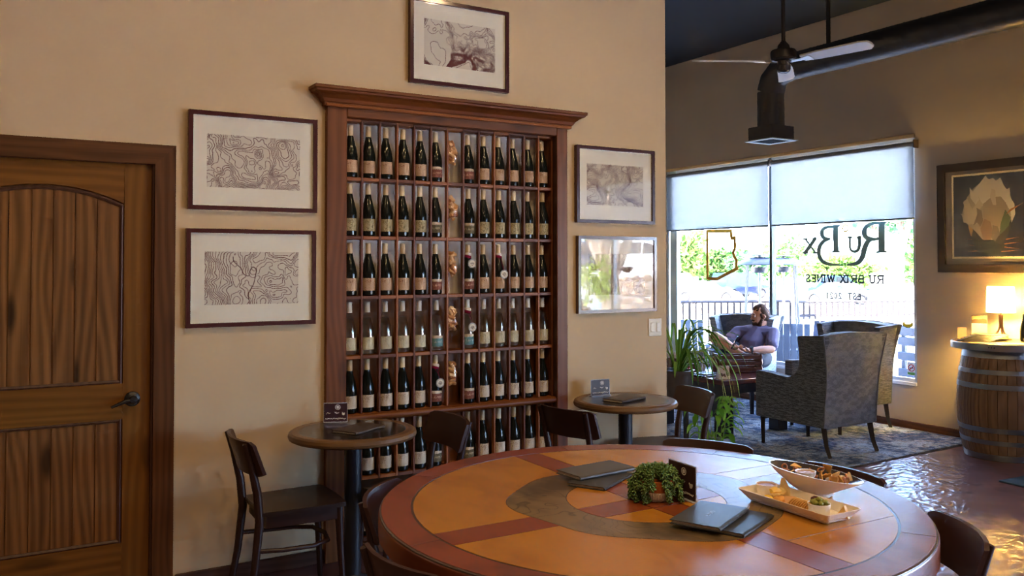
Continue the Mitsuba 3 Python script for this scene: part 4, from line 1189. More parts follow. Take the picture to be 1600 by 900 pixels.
put(t + '__base', shape(box(-0.17, 0.17, -0.11, 0.11, 0, 0.012, 0.004), 'satin', lin(28, 28, 32)), TR(5.86, 6.22, CZ + .0005, 0.15))
put(t + '__papers', shape(box(-0.12, 0.10, -0.08, 0.08, 0.0122, 0.022, 0.002), 'satin', lin(70, 72, 80)), TR(5.86, 6.22, CZ + .0005, 0.25))
solo('red_candle', 'small red candle cup at the left end of the coffee table', 'candle', shape(lathe([(0, 0), (0.022, 0), (0.026, 0.05), (0.022, 0.05), (0.02, 0.035), (0, 0.034)], 20), 'gloss', lin(196, 34, 40), smooth=40), TR(5.80, 6.40, CZ + .0005))
t = thing('photo_card', 'white folded card with small pictures on the near corner of the coffee table', 'card'); M = TR(5.80, 5.93, CZ + .0005, -0.30)
put(t + '__card', shape(extr(Polygon([(-0.03, 0), (-0.0285, 0), (0, 0.118), (0.0285, 0), (0.03, 0), (0.001, 0.121), (-0.001, 0.121)]), 0.115, 'yz', -0.0575), 'matte', lin(232, 230, 228)), M @ np.eye(4))
for i, (x, z, c) in enumerate(((-0.028, 0.045, (90, 80, 84)), (0.0, 0.04, (110, 92, 90)), (0.03, 0.048, (80, 74, 80)), (0.0, 0.092, (190, 90, 90)))):
    s = 0.0125 if i < 3 else 0.007
    put(t + '__picture', shape(moved(extr(Point(x, z).buffer(s, 5).union(Point(x + 0.006, z - 0.012).buffer(s * 0.8, 5)) if i < 3 else Point(x, z).buffer(s, 5), 0.0006, 'xz', -0.0006), TR(0, -0.0305, 0) @ ROT([1, 0, 0], -13.6)), 'matte', lin(*c)), M)

# ---------------------------------------------------------------- plants at the end of the wine wall
def leaf_blade(P, w, col, n=10):
    """Arching strap leaf along points P: folded strip with a width profile."""
    P = catmull(P, n); L = len(P); t = np.gradient(P, axis=0); t /= np.linalg.norm(t, axis=1, keepdims=True)
    V = []
    for i in range(L):
        q = i / (L - 1); s = np.cross(t[i], [0, 0, 1.0]); s /= np.linalg.norm(s) + 1e-9
        ww = w * (0.45 + 0.9 * math.sin(min(q * 2.2, PI / 2))) * (1 - q ** 3) + 0.0006
        up = np.cross(s, t[i])
        V += [P[i] - s * ww + up * ww * 0.35, P[i], P[i] + s * ww + up * ww * 0.35]
    F = []
    for i in range(L - 1):
        for j in range(2):
            a = 3 * i + j
            F += [(a, a + 1, a + 4), (a, a + 4, a + 3)]
    return shape(trimesh.Trimesh(np.array(V), F, process=False), 'leaf', col, smooth=True)


g = np.random.default_rng(21)
t = thing('spider_plant', 'tall spider plant with long arching leaves at the end of the wine wall', 'plant')
SX, SY, SZP = 4.44, 5.02, 0.80
put(t + '__pot', shape(moved(lathe([(0, SZP - 0.24), (0.085, SZP - 0.24), (0.12, SZP - 0.02), (0.125, SZP), (0.113, SZP), (0.108, SZP - 0.03), (0, SZP - 0.035)], 32), TR(SX, SY)), 'satin', lin(66, 54, 48), smooth=35))
for i in range(46):
    a = -0.9 + g.uniform(-1.9, 1.9) if i < 32 else g.uniform(0, 2 * PI)
    L = g.uniform(0.26, 0.52); up = g.uniform(0.12, 0.42); dr_ = g.uniform(0.05, 0.55) * L * 1.3
    d = np.array([math.cos(a), math.sin(a), 0]); b = np.array([SX, SY, SZP - 0.04]) + d * 0.02
    P = [b, b + d * L * 0.28 + [0, 0, up * 0.85], b + d * L * 0.62 + [0, 0, up], b + d * L * 0.9 + [0, 0, up - dr_ * 0.6], b + d * L + [0, 0, up - dr_ * 1.25]]
    put(t + '__leaf', leaf_blade(P, g.uniform(0.007, 0.012), lin(*((92, 132, 50), (120, 158, 70), (66, 104, 40), (150, 182, 92))[int(g.integers(4))])))
for i in range(4):                        # runners with plantlets
    a = (-1.3, -0.6, -0.2, -1.7)[i]; d = np.array([math.cos(a), math.sin(a), 0]); b = np.array([SX, SY, SZP])
    Q = np.array([b, b + d * 0.2 + [0, 0, 0.16], b + d * 0.36 + [0, 0, 0.0], b + d * 0.42 + [0, 0, -0.20 - 0.08 * i]])
    r_ = put(t + '__runner', shape(tube(catmull(Q, 6), 0.0022, 5), 'satin', lin(150, 160, 90), smooth=40))
    for j in range(9):
        aa = j * 0.7; e = np.array([math.cos(aa), math.sin(aa), 0])
        put(r_ + '__leaf', leaf_blade([Q[-1], Q[-1] + e * 0.05 + [0, 0, 0.035], Q[-1] + e * 0.10 + [0, 0, 0.0]], 0.007, lin(124, 166, 66), 4))
t = thing('plant_stand', 'dark plant stand holding the spider plant at the end of the wine wall', 'plant stand')
put(t + '__top', shape(moved(lathe([(0, SZP - 0.262), (0.15, SZP - 0.262), (0.15, SZP - 0.241), (0, SZP - 0.241)], 32), TR(SX, SY)), 'satin', lin(32, 30, 32), smooth=35))
for a in (0.4, 2.5, 4.6):
    put(t + '__leg', shape(cyl((SX + 0.13 * math.cos(a), SY + 0.13 * math.sin(a), 0.0), (SX + 0.11 * math.cos(a), SY + 0.11 * math.sin(a), SZP - 0.262), 0.012, 10), 'satin', lin(32, 30, 32), smooth=40))
t = thing('leafy_plant', 'low leafy green potted plant on the floor behind the right-hand bistro chair', 'plant')
LX, LY = 4.48, 4.72
put(t + '__pot', shape(moved(lathe([(0, 0.0), (0.09, 0.0), (0.12, 0.20), (0.112, 0.20), (0.1, 0.17), (0, 0.165)], 32), TR(LX, LY)), 'satin', lin(74, 66, 64), smooth=35))
for i in range(15):
    a = g.uniform(0, 2 * PI); h = g.uniform(0.08, 0.46); d = np.array([math.cos(a), math.sin(a), 0]); b = np.array([LX, LY, 0.16]) + d * 0.03
    s = b + d * (0.05 + 0.1 * h) + [0, 0, h]
    put(t + '__stem', shape(tube(catmull([b, (b + s) / 2 + d * 0.02, s], 4), 0.003, 5), 'satin', lin(104, 138, 60), smooth=40))
    for j in range(3):
        a2 = a + g.uniform(-1.2, 1.2); e = np.array([math.cos(a2), math.sin(a2), 0]); L = g.uniform(0.08, 0.15); o = s - [0, 0, 0.05 * j]
        put(t + '__leaf', leaf_blade([o, o + e * L * 0.4 + [0, 0, 0.03], o + e * L * 0.8 + [0, 0, 0.01], o + e * L + [0, 0, -0.03]], g.uniform(0.012, 0.022), lin(*((116, 168, 58), (140, 188, 80), (84, 132, 44))[int(g.integers(3))]), 4))

# ---------------------------------------------------------------- barrel table with lamp
t = thing('wine_barrel', 'oak wine barrel with bluish steel hoops used as a table by the far wall', 'barrel')
BC = (7.215, 4.13); BH = 0.90


def brad(z): return 0.283 + 0.058 * (1 - ((z - BH / 2) / (BH / 2)) ** 2)


NS = 30
zs = np.linspace(0.0, BH, 11)
for i in range(NS):
    a0, a1 = 2 * PI * i / NS + 0.006, 2 * PI * (i + 1) / NS - 0.006
    V = []
    for z in zs:
        for a, o in ((a0, 0), ((a0 + a1) / 2, 0.0012), (a1, 0), (a1, -0.022), (a0, -0.022)):
            R = brad(z) + o; V.append((BC[0] + R * math.cos(a), BC[1] + R * math.sin(a), z))
    F = []
    for k_ in range(len(zs) - 1):
        for j in range(5):
            p, q, r_, s_ = 5 * k_ + j, 5 * k_ + (j + 1) % 5, 5 * k_ + 5 + (j + 1) % 5, 5 * k_ + 5 + j
            F += [(p, q, r_), (p, r_, s_)]
    F += [(0, 2, 1), (0, 3, 2), (0, 4, 3)] + [(5 * 10 + 0, 5 * 10 + 1, 5 * 10 + 2), (50, 52, 53), (50, 53, 54)]
    put(t + '__stave', wshape(trimesh.Trimesh(np.array(V), F, process=False), 2, 6))
put(t + '__inner_head', wshape(moved(lathe([(0, 0.03), (0.262, 0.03), (0.262, BH - 0.03), (0, BH - 0.03)], 40), TR(*BC)), 0, 7))
for z0, z1 in ((0.005, 0.055), (0.135, 0.172), (0.235, 0.275), (0.585, 0.627), (0.705, 0.742), (0.835, 0.898)):
    zz = np.linspace(z0, z1, 5)
    pr = [(brad(z) - 0.004, z) for z in zz[[0]]] + [(brad(z) + 0.0045, z) for z in zz] + [(brad(z1) - 0.004, z1)]
    put(t + '__hoop', shape(moved(lathe(pr, 60), TR(*BC)), 'metal', (0.24, 0.27, 0.31), smooth=40), label='blue-grey steel hoop')
t2 = thing('barrel_top', 'round wooden table top with a pale metal rim on the wine barrel', 'table top')
put(t2 + '__board', wshape(moved(lathe([(0, BH + 0.0005), (0.30, BH + 0.0005), (0.37, BH + 0.001), (0.37, 0.9535), (0, 0.9535)], 60), TR(*BC)), 0, 6, 35))
put(t2 + '__rim', shape(moved(lathe([(0.3705, BH), (0.380, BH), (0.382, 0.904), (0.382, 0.952), (0.379, 0.956), (0.3705, 0.956)], 72), TR(*BC)), 'metal', (0.36, 0.38, 0.40), smooth=35), label='pale steel rim')
for i in range(3):
    a = math.radians(196 + 3 * i); put(t2 + '__rivet', shape(ell((BC[0] + 0.382 * math.cos(a), BC[1] + 0.382 * math.sin(a), 0.93), 0.006, sub=1), 'metal', (0.12, 0.12, 0.13), smooth=True))
BZ = 0.9538
for i in range(6):
    menu(7.075 + 0.030 * i, 4.285 - 0.012 * i, BZ + 0.0095 * i, -1.02 + 0.02 * i, 0.25, 0.165, 0.0092, f'black menu folder in the fanned barrel stack, {"lowest" if i == 0 else ORD[i] + " from below"}', lin(26, 26, 30), False)
solo('paper_sheet', 'white printed sheet lying at the front right of the barrel top', 'paper', shape(box(-0.105, 0.105, -0.07, 0.07, 0, 0.002), 'matte', lin(214, 208, 204)), TR(7.10, 3.98, BZ + 0.0004, -0.9))
t = thing('leaflet_holder', 'clear leaflet holder with a photo card on the barrel, left of the lamp', 'leaflet holder'); M = TR(7.325, 4.385, BZ, -0.95)
put(t + '__stand', shape(cat(box(-0.062, 0.062, -0.002, 0.0, 0, 0.205), box(-0.062, 0.062, -0.05, 0.04, 0, 0.003)), 'gloss', lin(200, 196, 190)), M)
put(t + '__photo', shape(box(-0.060, 0.060, -0.004, -0.0022, 0.135, 0.203), 'satin', lin(92, 74, 60)), M, 'dark photograph')
put(t + '__skyline', shape(extr(Polygon([(-0.055, 0.165), (-0.03, 0.172), (0.0, 0.168), (0.03, 0.178), (0.056, 0.170), (0.056, 0.198), (-0.055, 0.198)]), 0.0005, 'xz', -0.0047), 'satin', lin(196, 164, 120)), M, 'pale sky on the photograph')
put(t + '__text_sheet', shape(box(-0.060, 0.060, -0.004, -0.0022, 0.006, 0.134), 'matte', lin(226, 214, 190)), M, 'cream leaflet')
solo('small_card', 'small pink card standing at the left edge of the barrel top', 'card', shape(box(-0.036, 0.036, -0.001, 0.001, 0, 0.098), 'matte', lin(226, 186, 160)), TR(7.215, 4.475, BZ, -0.85))
# table lamp
t = thing('table_lamp', 'lit table lamp with a cream drum shade and curved dark legs on the barrel', 'lamp')
LPX, LPY = 7.395, 4.235
put(t + '__base', shape(moved(lathe([(0, 0), (0.082, 0), (0.084, 0.004), (0.080, 0.012), (0, 0.014)], 36), TR(LPX, LPY, BZ)), 'satin', lin(52, 34, 24), smooth=35))
for a in (0.3, 2.394, 4.489):
    P = [(LPX + r_ * math.cos(a), LPY + r_ * math.sin(a), BZ + z) for r_, z in ((0.072, 0.012), (0.052, 0.035), (0.026, 0.07), (0.013, 0.11), (0.011, 0.16), (0.012, 0.215))]
    put(t + '__leg', shape(tube(catmull(P, 4), 0.0075, 8), 'satin', lin(58, 36, 24), smooth=50))
put(t + '__stem', shape(cyl((LPX, LPY, BZ + 0.10), (LPX, LPY, 1.27), 0.008, 10), 'satin', lin(58, 36, 24), smooth=40))
put(t + '__shade', shape(moved(lathe([(0.112, 1.190), (0.104, 1.412)], 48), TR(LPX, LPY)), 'lamp_cloth', smooth=True), label='glowing cream drum shade')
bulb = shape(ell((LPX, LPY, 1.262), 0.034), None, smooth=True)
bulb['emitter'] = {'type': 'area', 'radiance': {'type': 'rgb', 'value': [BULB_POWER, BULB_POWER * 0.60, BULB_POWER * 0.15]}}
bulb['bsdf'] = {'type': 'ref', 'id': 'matte_bulb'}
scene['matte_bulb'] = {'type': 'diffuse', 'reflectance': {'type': 'rgb', 'value': [0.8, 0.8, 0.8]}}
put(t + '__bulb', bulb, label='warm light bulb')
solo('wine_bottle', 'small dark wine bottle with a pale label standing on the barrel, right of the lamp', 'wine bottle', bot_dark, TR(7.385, 4.035, BZ, 0, 0.78))
t = thing('framed_certificate', 'cream card in a gold frame standing behind the lamp on the barrel', 'frame')
put(t + '__frame', shape(box(-0.075, 0.075, -0.008, 0.008, 0, 0.25, 0.003), 'satin', lin(196, 140, 70)), TR(7.50, 4.02, BZ, -1.35))
put(t + '__card', shape(box(-0.064, 0.064, -0.0095, -0.0083, 0.012, 0.20), 'matte', lin(228, 206, 160)), TR(7.50, 4.02, BZ, -1.35))
t = thing('wall_outlet', 'small white wall outlet box with a hanging cord left of the barrel', 'outlet')
put(t + '__box', shape(box(XB - 0.022, XB, 4.72, 4.775, 0.33, 0.45, 0.004), 'satin', lin(206, 204, 204)))
put(t + '__cord', shape(tube(catmull([(XB - 0.02, 4.745, 0.335), (XB - 0.028, 4.742, 0.2), (XB - 0.024, 4.748, 0.09), (XB - 0.03, 4.73, 0.004), (XB - 0.12, 4.62, 0.004)], 6), 0.003, 6), 'satin', lin(60, 58, 60), smooth=40))

# ---------------------------------------------------------------- cactus flower picture
t = thing('flower_picture', 'large dark framed picture of a white cactus flower on black above the barrel', 'picture')
FY1, FY0, FZ0, FZ1 = 4.955, 3.975, 1.528, 2.541       # left and right edges as seen (y), bottom and top
def yz_poly(pts): return Polygon([(a, b) for a, b in pts])
def onwall(poly, h, x):
    m = extr(poly, h, 'yz', x - h); return m
fo = sbox(FY0, FZ0, FY1, FZ1)
put(t + '__frame', shape(onwall(fo.difference(sbox(FY0 + .075, FZ0 + .075, FY1 - .075, FZ1 - .075)), 0.035, XB - 0.001), 'satin', lin(34, 26, 22)), label='dark brown frame')
put(t + '__mat', shape(onwall(sbox(FY0 + .075, FZ0 + .075, FY1 - .075, FZ1 - .075), 0.012, XB - 0.002), 'matte', lin(84, 74, 64)), label='grey-brown mat')
py0, py1, pz0, pz1 = FY0 + .155, FY1 - .155, FZ0 + .145, FZ1 - .125
put(t + '__fillet', shape(onwall(sbox(py0 - .018, pz0 - .018, py1 + .018, pz1 + .018), 0.003, XB - 0.014), 'satin', lin(206, 192, 158)), label='pale inner fillet')
pp = put(t + '__print', shape(onwall(sbox(py0, pz0, py1, pz1), 0.001, XB - 0.017), 'satin', lin(12, 12, 22)), label='black photographic print')
PW, PH = py1 - py0, pz1 - pz0
layer = [0.0181]


def fl(pts, col, nm='petal'):
    """Flat printed area: pts in the print's own unit square, u from its left edge, v from its bottom."""
    q = Polygon([(py1 - u * PW, pz0 + v * PH) for u, v in pts]).buffer(0)
    layer[0] += 0.00025
    put(pp + '__' + nm, shape(onwall(q, 0.0006, XB - layer[0] + 0.0006), 'matte', tuple(np.array(lin(*col)) * np.array([0.46, 0.48, 0.52]))))


fl([(0.28, 0.14), (0.40, 0.20), (0.62, 0.20), (0.74, 0.13), (0.72, 0.02), (0.66, 0.0), (0.34, 0.0)], (34, 40, 36), 'base')
for u0, v0, u1, v1 in ((0.36, .20, .14, .225), (.38, .13, .17, .15), (.33, .07, .19, .06), (.70, .20, .90, .23), (.70, .15, .93, .17), (.70, .11, .90, .09), (.66, .06, .88, .07)):
    d = 0.007
    fl([(u0, v0 - d), (u1, v1), (u0, v0 + d)], (206, 120, 50), 'spine')
fl([(0.20, 0.42), (0.27, 0.36), (0.30, 0.22), (0.24, 0.26)], (196, 150, 70), 'sepal')
fl([(0.12, 0.50), (0.15, 0.62), (0.20, 0.74), (0.30, 0.85), (0.43, 0.93), (0.46, 0.97), (0.50, 0.94), (0.58, 0.92), (0.64, 0.90), (0.68, 0.90), (0.72, 0.82), (0.76, 0.78), (0.80, 0.70), (0.82, 0.60), (0.80, 0.45), (0.70, 0.28), (0.60, 0.20), (0.42, 0.20), (0.32, 0.30), (0.20, 0.40)], (176, 164, 150))
fl([(0.25, 0.72), (0.235, 0.86), (0.28, 0.80), (0.40, 0.92), (0.46, 0.985), (0.50, 0.93), (0.56, 0.95), (0.60, 0.91), (0.66, 0.95), (0.70, 0.86), (0.74, 0.80), (0.78, 0.815), (0.79, 0.70), (0.84, 0.62), (0.85, 0.50), (0.80, 0.40), (0.79, 0.52), (0.74, 0.62), (0.66, 0.72), (0.52, 0.70), (0.42, 0.62), (0.34, 0.60), (0.30, 0.66)], (232, 222, 208))
fl([(0.13, 0.50), (0.10, 0.54), (0.15, 0.52), (0.16, 0.62), (0.14, 0.68), (0.20, 0.72), (0.27, 0.58), (0.37, 0.70), (0.35, 0.76), (0.39, 0.68), (0.42, 0.64), (0.34, 0.52), (0.34, 0.40), (0.22, 0.40), (0.14, 0.43)], (206, 192, 172))
fl([(0.33, 0.60), (0.40, 0.56), (0.42, 0.44), (0.38, 0.36), (0.34, 0.42), (0.28, 0.38), (0.34, 0.52)], (120, 104, 90))
fl([(0.42, 0.64), (0.52, 0.71), (0.66, 0.72), (0.73, 0.64), (0.76, 0.50), (0.72, 0.36), (0.60, 0.36), (0.50, 0.43), (0.42, 0.48)], (170, 152, 134))
fl([(0.52, 0.72), (0.54, 0.82), (0.59, 0.80), (0.60, 0.62), (0.56, 0.62)], (214, 200, 184))
fl([(0.38, 0.34), (0.44, 0.46), (0.52, 0.42), (0.55, 0.30), (0.52, 0.20), (0.42, 0.20)], (140, 108, 88))
fl([(0.55, 0.38), (0.62, 0.36), (0.66, 0.22), (0.58, 0.18), (0.53, 0.22)], (120, 108, 96))
fl([(0.66, 0.40), (0.72, 0.56), (0.79, 0.46), (0.76, 0.34), (0.66, 0.20), (0.64, 0.26)], (84, 104, 72), 'sepal')
fl([(0.73, 0.50), (0.96, 0.63), (0.78, 0.56)], (190, 116, 48), 'sepal')
fl([(0.28, 0.34), (0.36, 0.20), (0.42, 0.18), (0.36, 0.10), (0.28, 0.14), (0.26, 0.24)], (52, 50, 40), 'sepal')
fl([(0.62, 0.24), (0.70, 0.30), (0.80, 0.40), (0.74, 0.22), (0.66, 0.14), (0.58, 0.17)], (58, 52, 42), 'sepal')
v = np.array([[XB - 0.026, FY0 + .07, FZ0 + .07], [XB - 0.026, FY1 - .07, FZ0 + .07], [XB - 0.026, FY1 - .07, FZ1 - .07], [XB - 0.026, FY0 + .07, FZ1 - .07]])
put(t + '__glazing', shape(trimesh.Trimesh(v, [[0, 2, 1], [0, 3, 2]], process=False), 'glass'))

# ---------------------------------------------------------------- duct and ceiling fan
BLK = (0.016, 0.018, 0.022)
t = thing('air_duct', 'black round spiral air duct hung under the dark ceiling', 'duct')
XD, ZD, RD, YE = 6.40, 3.475, 0.127, 5.86


def spiral(p0, p1, r, step=0.16):
    p0, p1 = np.array(p0, float), np.array(p1, float); L = np.linalg.norm(p1 - p0); n = int(L / step * 14); a, b, d = frame_of(p1 - p0)
    q = np.arange(n) * 2 * PI / 14
    return tube([p0 + d * (i / n * L) + (a * math.cos(x) + b * math.sin(x)) * r for i, x in enumerate(q)], 0.004, 5)


put(t + '__main_pipe', shape(cat(tube([(XD, -6.9, ZD), (XD, YE - 0.22, ZD)], RD, 40)), 'satin', BLK, smooth=40))
put(t + '__seam', shape(spiral((XD, -6.9, ZD), (XD, YE - 0.24, ZD), RD), 'satin', BLK, smooth=40))
el = [(XD, YE - 0.22, ZD), (XD, YE - 0.10, ZD - 0.025), (XD, YE - 0.02, ZD - 0.09), (XD, YE + 0.02, ZD - 0.20)]
put(t + '__elbow', shape(tube(el, RD + 0.003, 32), 'satin', BLK, smooth=25))
put(t + '__drop_pipe', shape(tube([(XD, YE + 0.02, ZD - 0.20), (XD, YE + 0.02, 2.93)], RD, 32), 'satin', BLK, smooth=40))
put(t + '__seam', shape(spiral((XD, YE + 0.02, ZD - 0.22), (XD, YE + 0.02, 2.93), RD), 'satin', BLK, smooth=40))
gx, gy = XD, YE + 0.02
put(t + '__grille_box', shape(box(gx - 0.15, gx + 0.15, gy - 0.15, gy + 0.15, 2.805, 2.935), 'satin', BLK), label='square black outlet box')
gf = put(t + '__grille', shape(extr(sbox(gx - .178, gy - .178, gx + .178, gy + .178).difference(sbox(gx - .125, gy - .125, gx + .125, gy + .125)), 0.008, 'xy', 2.7965), 'satin', lin(150, 168, 176)), label='pale square outlet flange')
for i in range(9):
    y = gy - 0.112 + 0.028 * i
    put(gf + '__vane', shape(moved(box(-0.125, 0.125, -0.011, 0.011, -0.001, 0.001), TR(gx, y, 2.803) @ ROT([1, 0, 0], 35)), 'satin', lin(60, 70, 78)))
for y in (5.18, 2.2, -0.8, -3.8):
    put(t + '__hanger', shape(cyl((XD - 0.02, y, ZD + RD - 0.005), (XD - 0.02, y, ZC), 0.019, 12), 'satin', BLK, smooth=40))

t = thing('ceiling_fan', 'three-bladed ceiling fan with pale blades on a long dark rod', 'ceiling fan')
FX, FYY, FZZ = 5.385, 4.81, 3.235
DKB = (0.020, 0.015, 0.013)
put(t + '__rod', shape(cyl((FX, FYY, FZZ + 0.14), (FX, FYY, ZC), 0.016, 14), 'satin', DKB, smooth=40))
put(t + '__canopy', shape(moved(lathe([(0, ZC), (0.07, ZC), (0.065, ZC - 0.03), (0.02, ZC - 0.06), (0, ZC - 0.06)], 28), TR(FX, FYY)), 'satin', DKB, smooth=40))
put(t + '__motor', shape(moved(lathe([(0, 0.165), (0.018, 0.165), (0.045, 0.13), (0.05, 0.10), (0.095, 0.09), (0.102, 0.075), (0.102, 0.02), (0.09, 0.008), (0.05, 0.0), (0.05, -0.03), (0.056, -0.035), (0.052, -0.075), (0.035, -0.09), (0, -0.095)], 36), TR(FX, FYY, FZZ)), 'satin', DKB, smooth=30))
for a in (152, 280, 40):
    ar = math.radians(a); R = TR(FX, FYY, FZZ - 0.004, ar) @ ROT([1, 0, 0], -13)
    bl = put(t + '__blade', shape(moved(extr(Polygon([(0.17, -0.050), (0.30, -0.066), (0.66, -0.074), (0.725, -0.060), (0.74, -0.02), (0.735, 0.03), (0.70, 0.066), (0.30, 0.060), (0.17, 0.045)]), 0.013, 'xy', -0.0035), R), 'satin', lin(206, 206, 204)))
    put(bl + '__bracket', shape(moved(extr(Polygon([(0.05, -0.02), (0.15, -0.018), (0.24, -0.045), (0.25, 0.04), (0.15, 0.018), (0.05, 0.02)]), 0.004, 'xy', -0.0075), R), 'metal', (0.5, 0.5, 0.48)))
for a in (160, 270, 20):
    pass
# warm can lights in the ceiling of the dining side
cl = lathe([(0.075, 0.0), (0.095, 0.0), (0.095, -0.008), (0.078, -0.010), (0.075, -0.004)], 32)
for i, (x, y) in enumerate([(-0.2, 1.5), (1.5, 1.6), (2.9, 1.7), (3.7, 1.2), (0.6, -0.3), (2.8, -0.3), (0.6, -2.6), (3.4, -2.6)]):
    t = thing('can_light', 'round warm can light in the dark ceiling over the dining side', 'ceiling light', 'can lights in the ceiling')
    put(t + '__ring', shape(moved(cl, TR(x, y, ZC)), 'satin', lin(200, 196, 188), smooth=40))
    e = shape(moved(lathe([(0, -0.003), (0.0745, -0.003)], 28), TR(x, y, ZC)), 'matte_bulb')
    V_, F_ = meshkit.WRITTEN[e['filename']][:2]
    nz = np.cross(V_[F_[0][1]] - V_[F_[0][0]], V_[F_[0][2]] - V_[F_[0][0]])[2]
    if nz > 0: e['flip_normals'] = True
    e['emitter'] = {'type': 'area', 'radiance': {'type': 'rgb', 'value': [LAMP_POWER * 1.0, LAMP_POWER * 0.66, LAMP_POWER * 0.33]}}
    put(t + '__diffuser', e)

# ---------------------------------------------------------------- lettering on the window (reads from outside)
XG = XB + 0.0385
TEAL = lin(120, 158, 154)


def sw(pts, w):
    """Calligraphic stroke: points with their own width, hulled pairwise."""
    P = catmull(pts, 8); W = np.interp(np.linspace(0, 1, len(P)), np.linspace(0, 1, len(w)), w) / 2
    return unary_union([unary_union([Point(P[i]).buffer(W[i], 8), Point(P[i + 1]).buffer(W[i + 1], 8)]).convex_hull for i in range(len(P) - 1)])


def onglass(poly, h=0.0012): return extr(poly, h, 'yz', XG - h)


t = thing('window_logo', 'mirrored dark teal window lettering reading RuBx with a small gold ring', 'sign')
Rg = unary_union([Polygon([(5.548, 1.727), (5.672, 1.727), (5.640, 1.742), (5.636, 2.012), (5.60, 2.033), (5.552, 2.033), (5.578, 2.018), (5.582, 1.742)]),
                  sw([(5.60, 2.022), (5.70, 2.026), (5.785, 1.995), (5.815, 1.935), (5.785, 1.880), (5.70, 1.862), (5.635, 1.868)], [.02, .02, .035, .052, .04, .022, .014]),
                  sw([(5.715, 1.866), (5.775, 1.835), (5.815, 1.76), (5.835, 1.69), (5.88, 1.632), (5.95, 1.606), (6.02, 1.600)], [.02, .045, .055, .052, .04, .022, .010])])
ug = unary_union([sw([(5.875, 1.885), (5.875, 1.80), (5.895, 1.752), (5.935, 1.738), (5.975, 1.752), (5.992, 1.80), (5.992, 1.885)], [.030, .030, .026, .018, .014, .012, .012]), sbox(5.855, 1.884, 5.905, 1.893), sbox(5.970, 1.884, 6.012, 1.893)])
Bg = unary_union([Polygon([(6.118, 1.737), (6.218, 1.737), (6.196, 1.750), (6.196, 2.004), (6.218, 2.020), (6.116, 2.020), (6.142, 2.004), (6.142, 1.750)]),
                  sw([(6.18, 2.010), (6.27, 2.010), (6.335, 1.985), (6.352, 1.942), (6.325, 1.895), (6.25, 1.878)], [.016, .018, .032, .042, .03, .012]),
                  sw([(6.25, 1.880), (6.33, 1.855), (6.385, 1.79), (6.388, 1.70), (6.34, 1.635), (6.25, 1.605), (6.125, 1.598)], [.016, .032, .042, .040, .034, .022, .010])])
xg = unary_union([sw([(6.445, 1.886), (6.51, 1.81), (6.58, 1.735)], [.034, .034, .034]), sw([(6.575, 1.886), (6.50, 1.80), (6.44, 1.735)], [.011, .011, .011]), sbox(6.425, 1.884, 6.476, 1.892), sbox(6.55, 1.884, 6.602, 1.892), sbox(6.422, 1.729, 6.468, 1.737), sbox(6.545, 1.729, 6.605, 1.737)])
for q in (Rg, ug, Bg, xg):
    put(t + '__letter', shape(onglass(q.buffer(0.005)), 'satin', TEAL))
put(t + '__ring', shape(onglass(Point(6.046, 1.987).buffer(0.040, 20).difference(Point(6.046, 1.987).buffer(0.029, 20))), 'matte', lin(176, 124, 40)), label='small gold ring')

GLY = {'R': [[(0, 0), (0, 1)], [(0, 1), (.45, 1), (.6, .88), (.6, .66), (.45, .52), (0, .52)], [(.3, .52), (.68, 0)]], 'U': [[(0, 1), (0, .25), (.15, .03), (.45, .03), (.6, .25), (.6, 1)]],
       'B': [[(0, 0), (0, 1)], [(0, 1), (.42, 1), (.55, .88), (.55, .66), (.42, .54), (0, .54)], [(.42, .54), (.6, .42), (.6, .14), (.45, 0), (0, 0)]], 'I': [[(.1, 0), (.1, 1)]],
       'X': [[(0, 0), (.62, 1)], [(0, 1), (.62, 0)]], 'W': [[(0, 1), (.25, 0), (.47, .95), (.7, 0), (.95, 1)]], 'N': [[(0, 0), (0, 1), (.62, 0), (.62, 1)]], 'E': [[(.5, 0), (0, 0), (0, 1), (.5, 1)], [(0, .52), (.4, .52)]],
       'S': [[(.5, .88), (.35, 1), (.15, 1), (.02, .85), (.05, .66), (.45, .40), (.5, .2), (.38, 0), (.15, 0), (.0, .14)]], 'T': [[(0, 1), (.62, 1)], [(.31, 0), (.31, 1)]], '.': [[(.05, 0), (.06, .01)]],
       '2': [[(.02, .8), (.12, .98), (.38, .98), (.48, .78), (.4, .55), (0, 0), (.52, 0)]], '0': [[(.25, 0), (.05, .2), (.0, .5), (.05, .8), (.25, 1), (.45, .8), (.5, .5), (.45, .2), (.25, 0)]], '1': [[(.08, .85), (.22, 1), (.22, 0)]]}
SER = {'R': [(0, 0), (0, 1), (.68, 0)], 'U': [(0, 1), (.6, 1)], 'B': [], 'I': [(.1, 0), (.1, 1)], 'X': [(0, 0), (0, 1), (.62, 0), (.62, 1)], 'W': [(0, 1), (.95, 1)], 'N': [(0, 0), (.62, 1), (0, 1)], 'T': [(.31, 0)], '1': [(.22, 0)]}


def words(key, text, y0, width, z0, h, wd, col):
    adv = [0.55 if c == ' ' else max(p[0] for s in GLY[c] for p in s) + 0.36 for c in text]
    k = width / (h * (sum(adv) - 0.36)); y = y0
    for c, a in zip(text, adv):
        if c != ' ':
            ls = [LineString([(y + p[0] * h * k, z0 + p[1] * h) for p in s]) for s in GLY[c]] + [LineString([(y + (p[0] - .11) * h * k, z0 + p[1] * h), (y + (p[0] + .11) * h * k, z0 + p[1] * h)]) for p in SER.get(c, [])]
            put(key + '__letter', shape(onglass(unary_union([l.buffer(wd / 2, 4) for l in ls])), 'matte', col))
        y += a * h * k


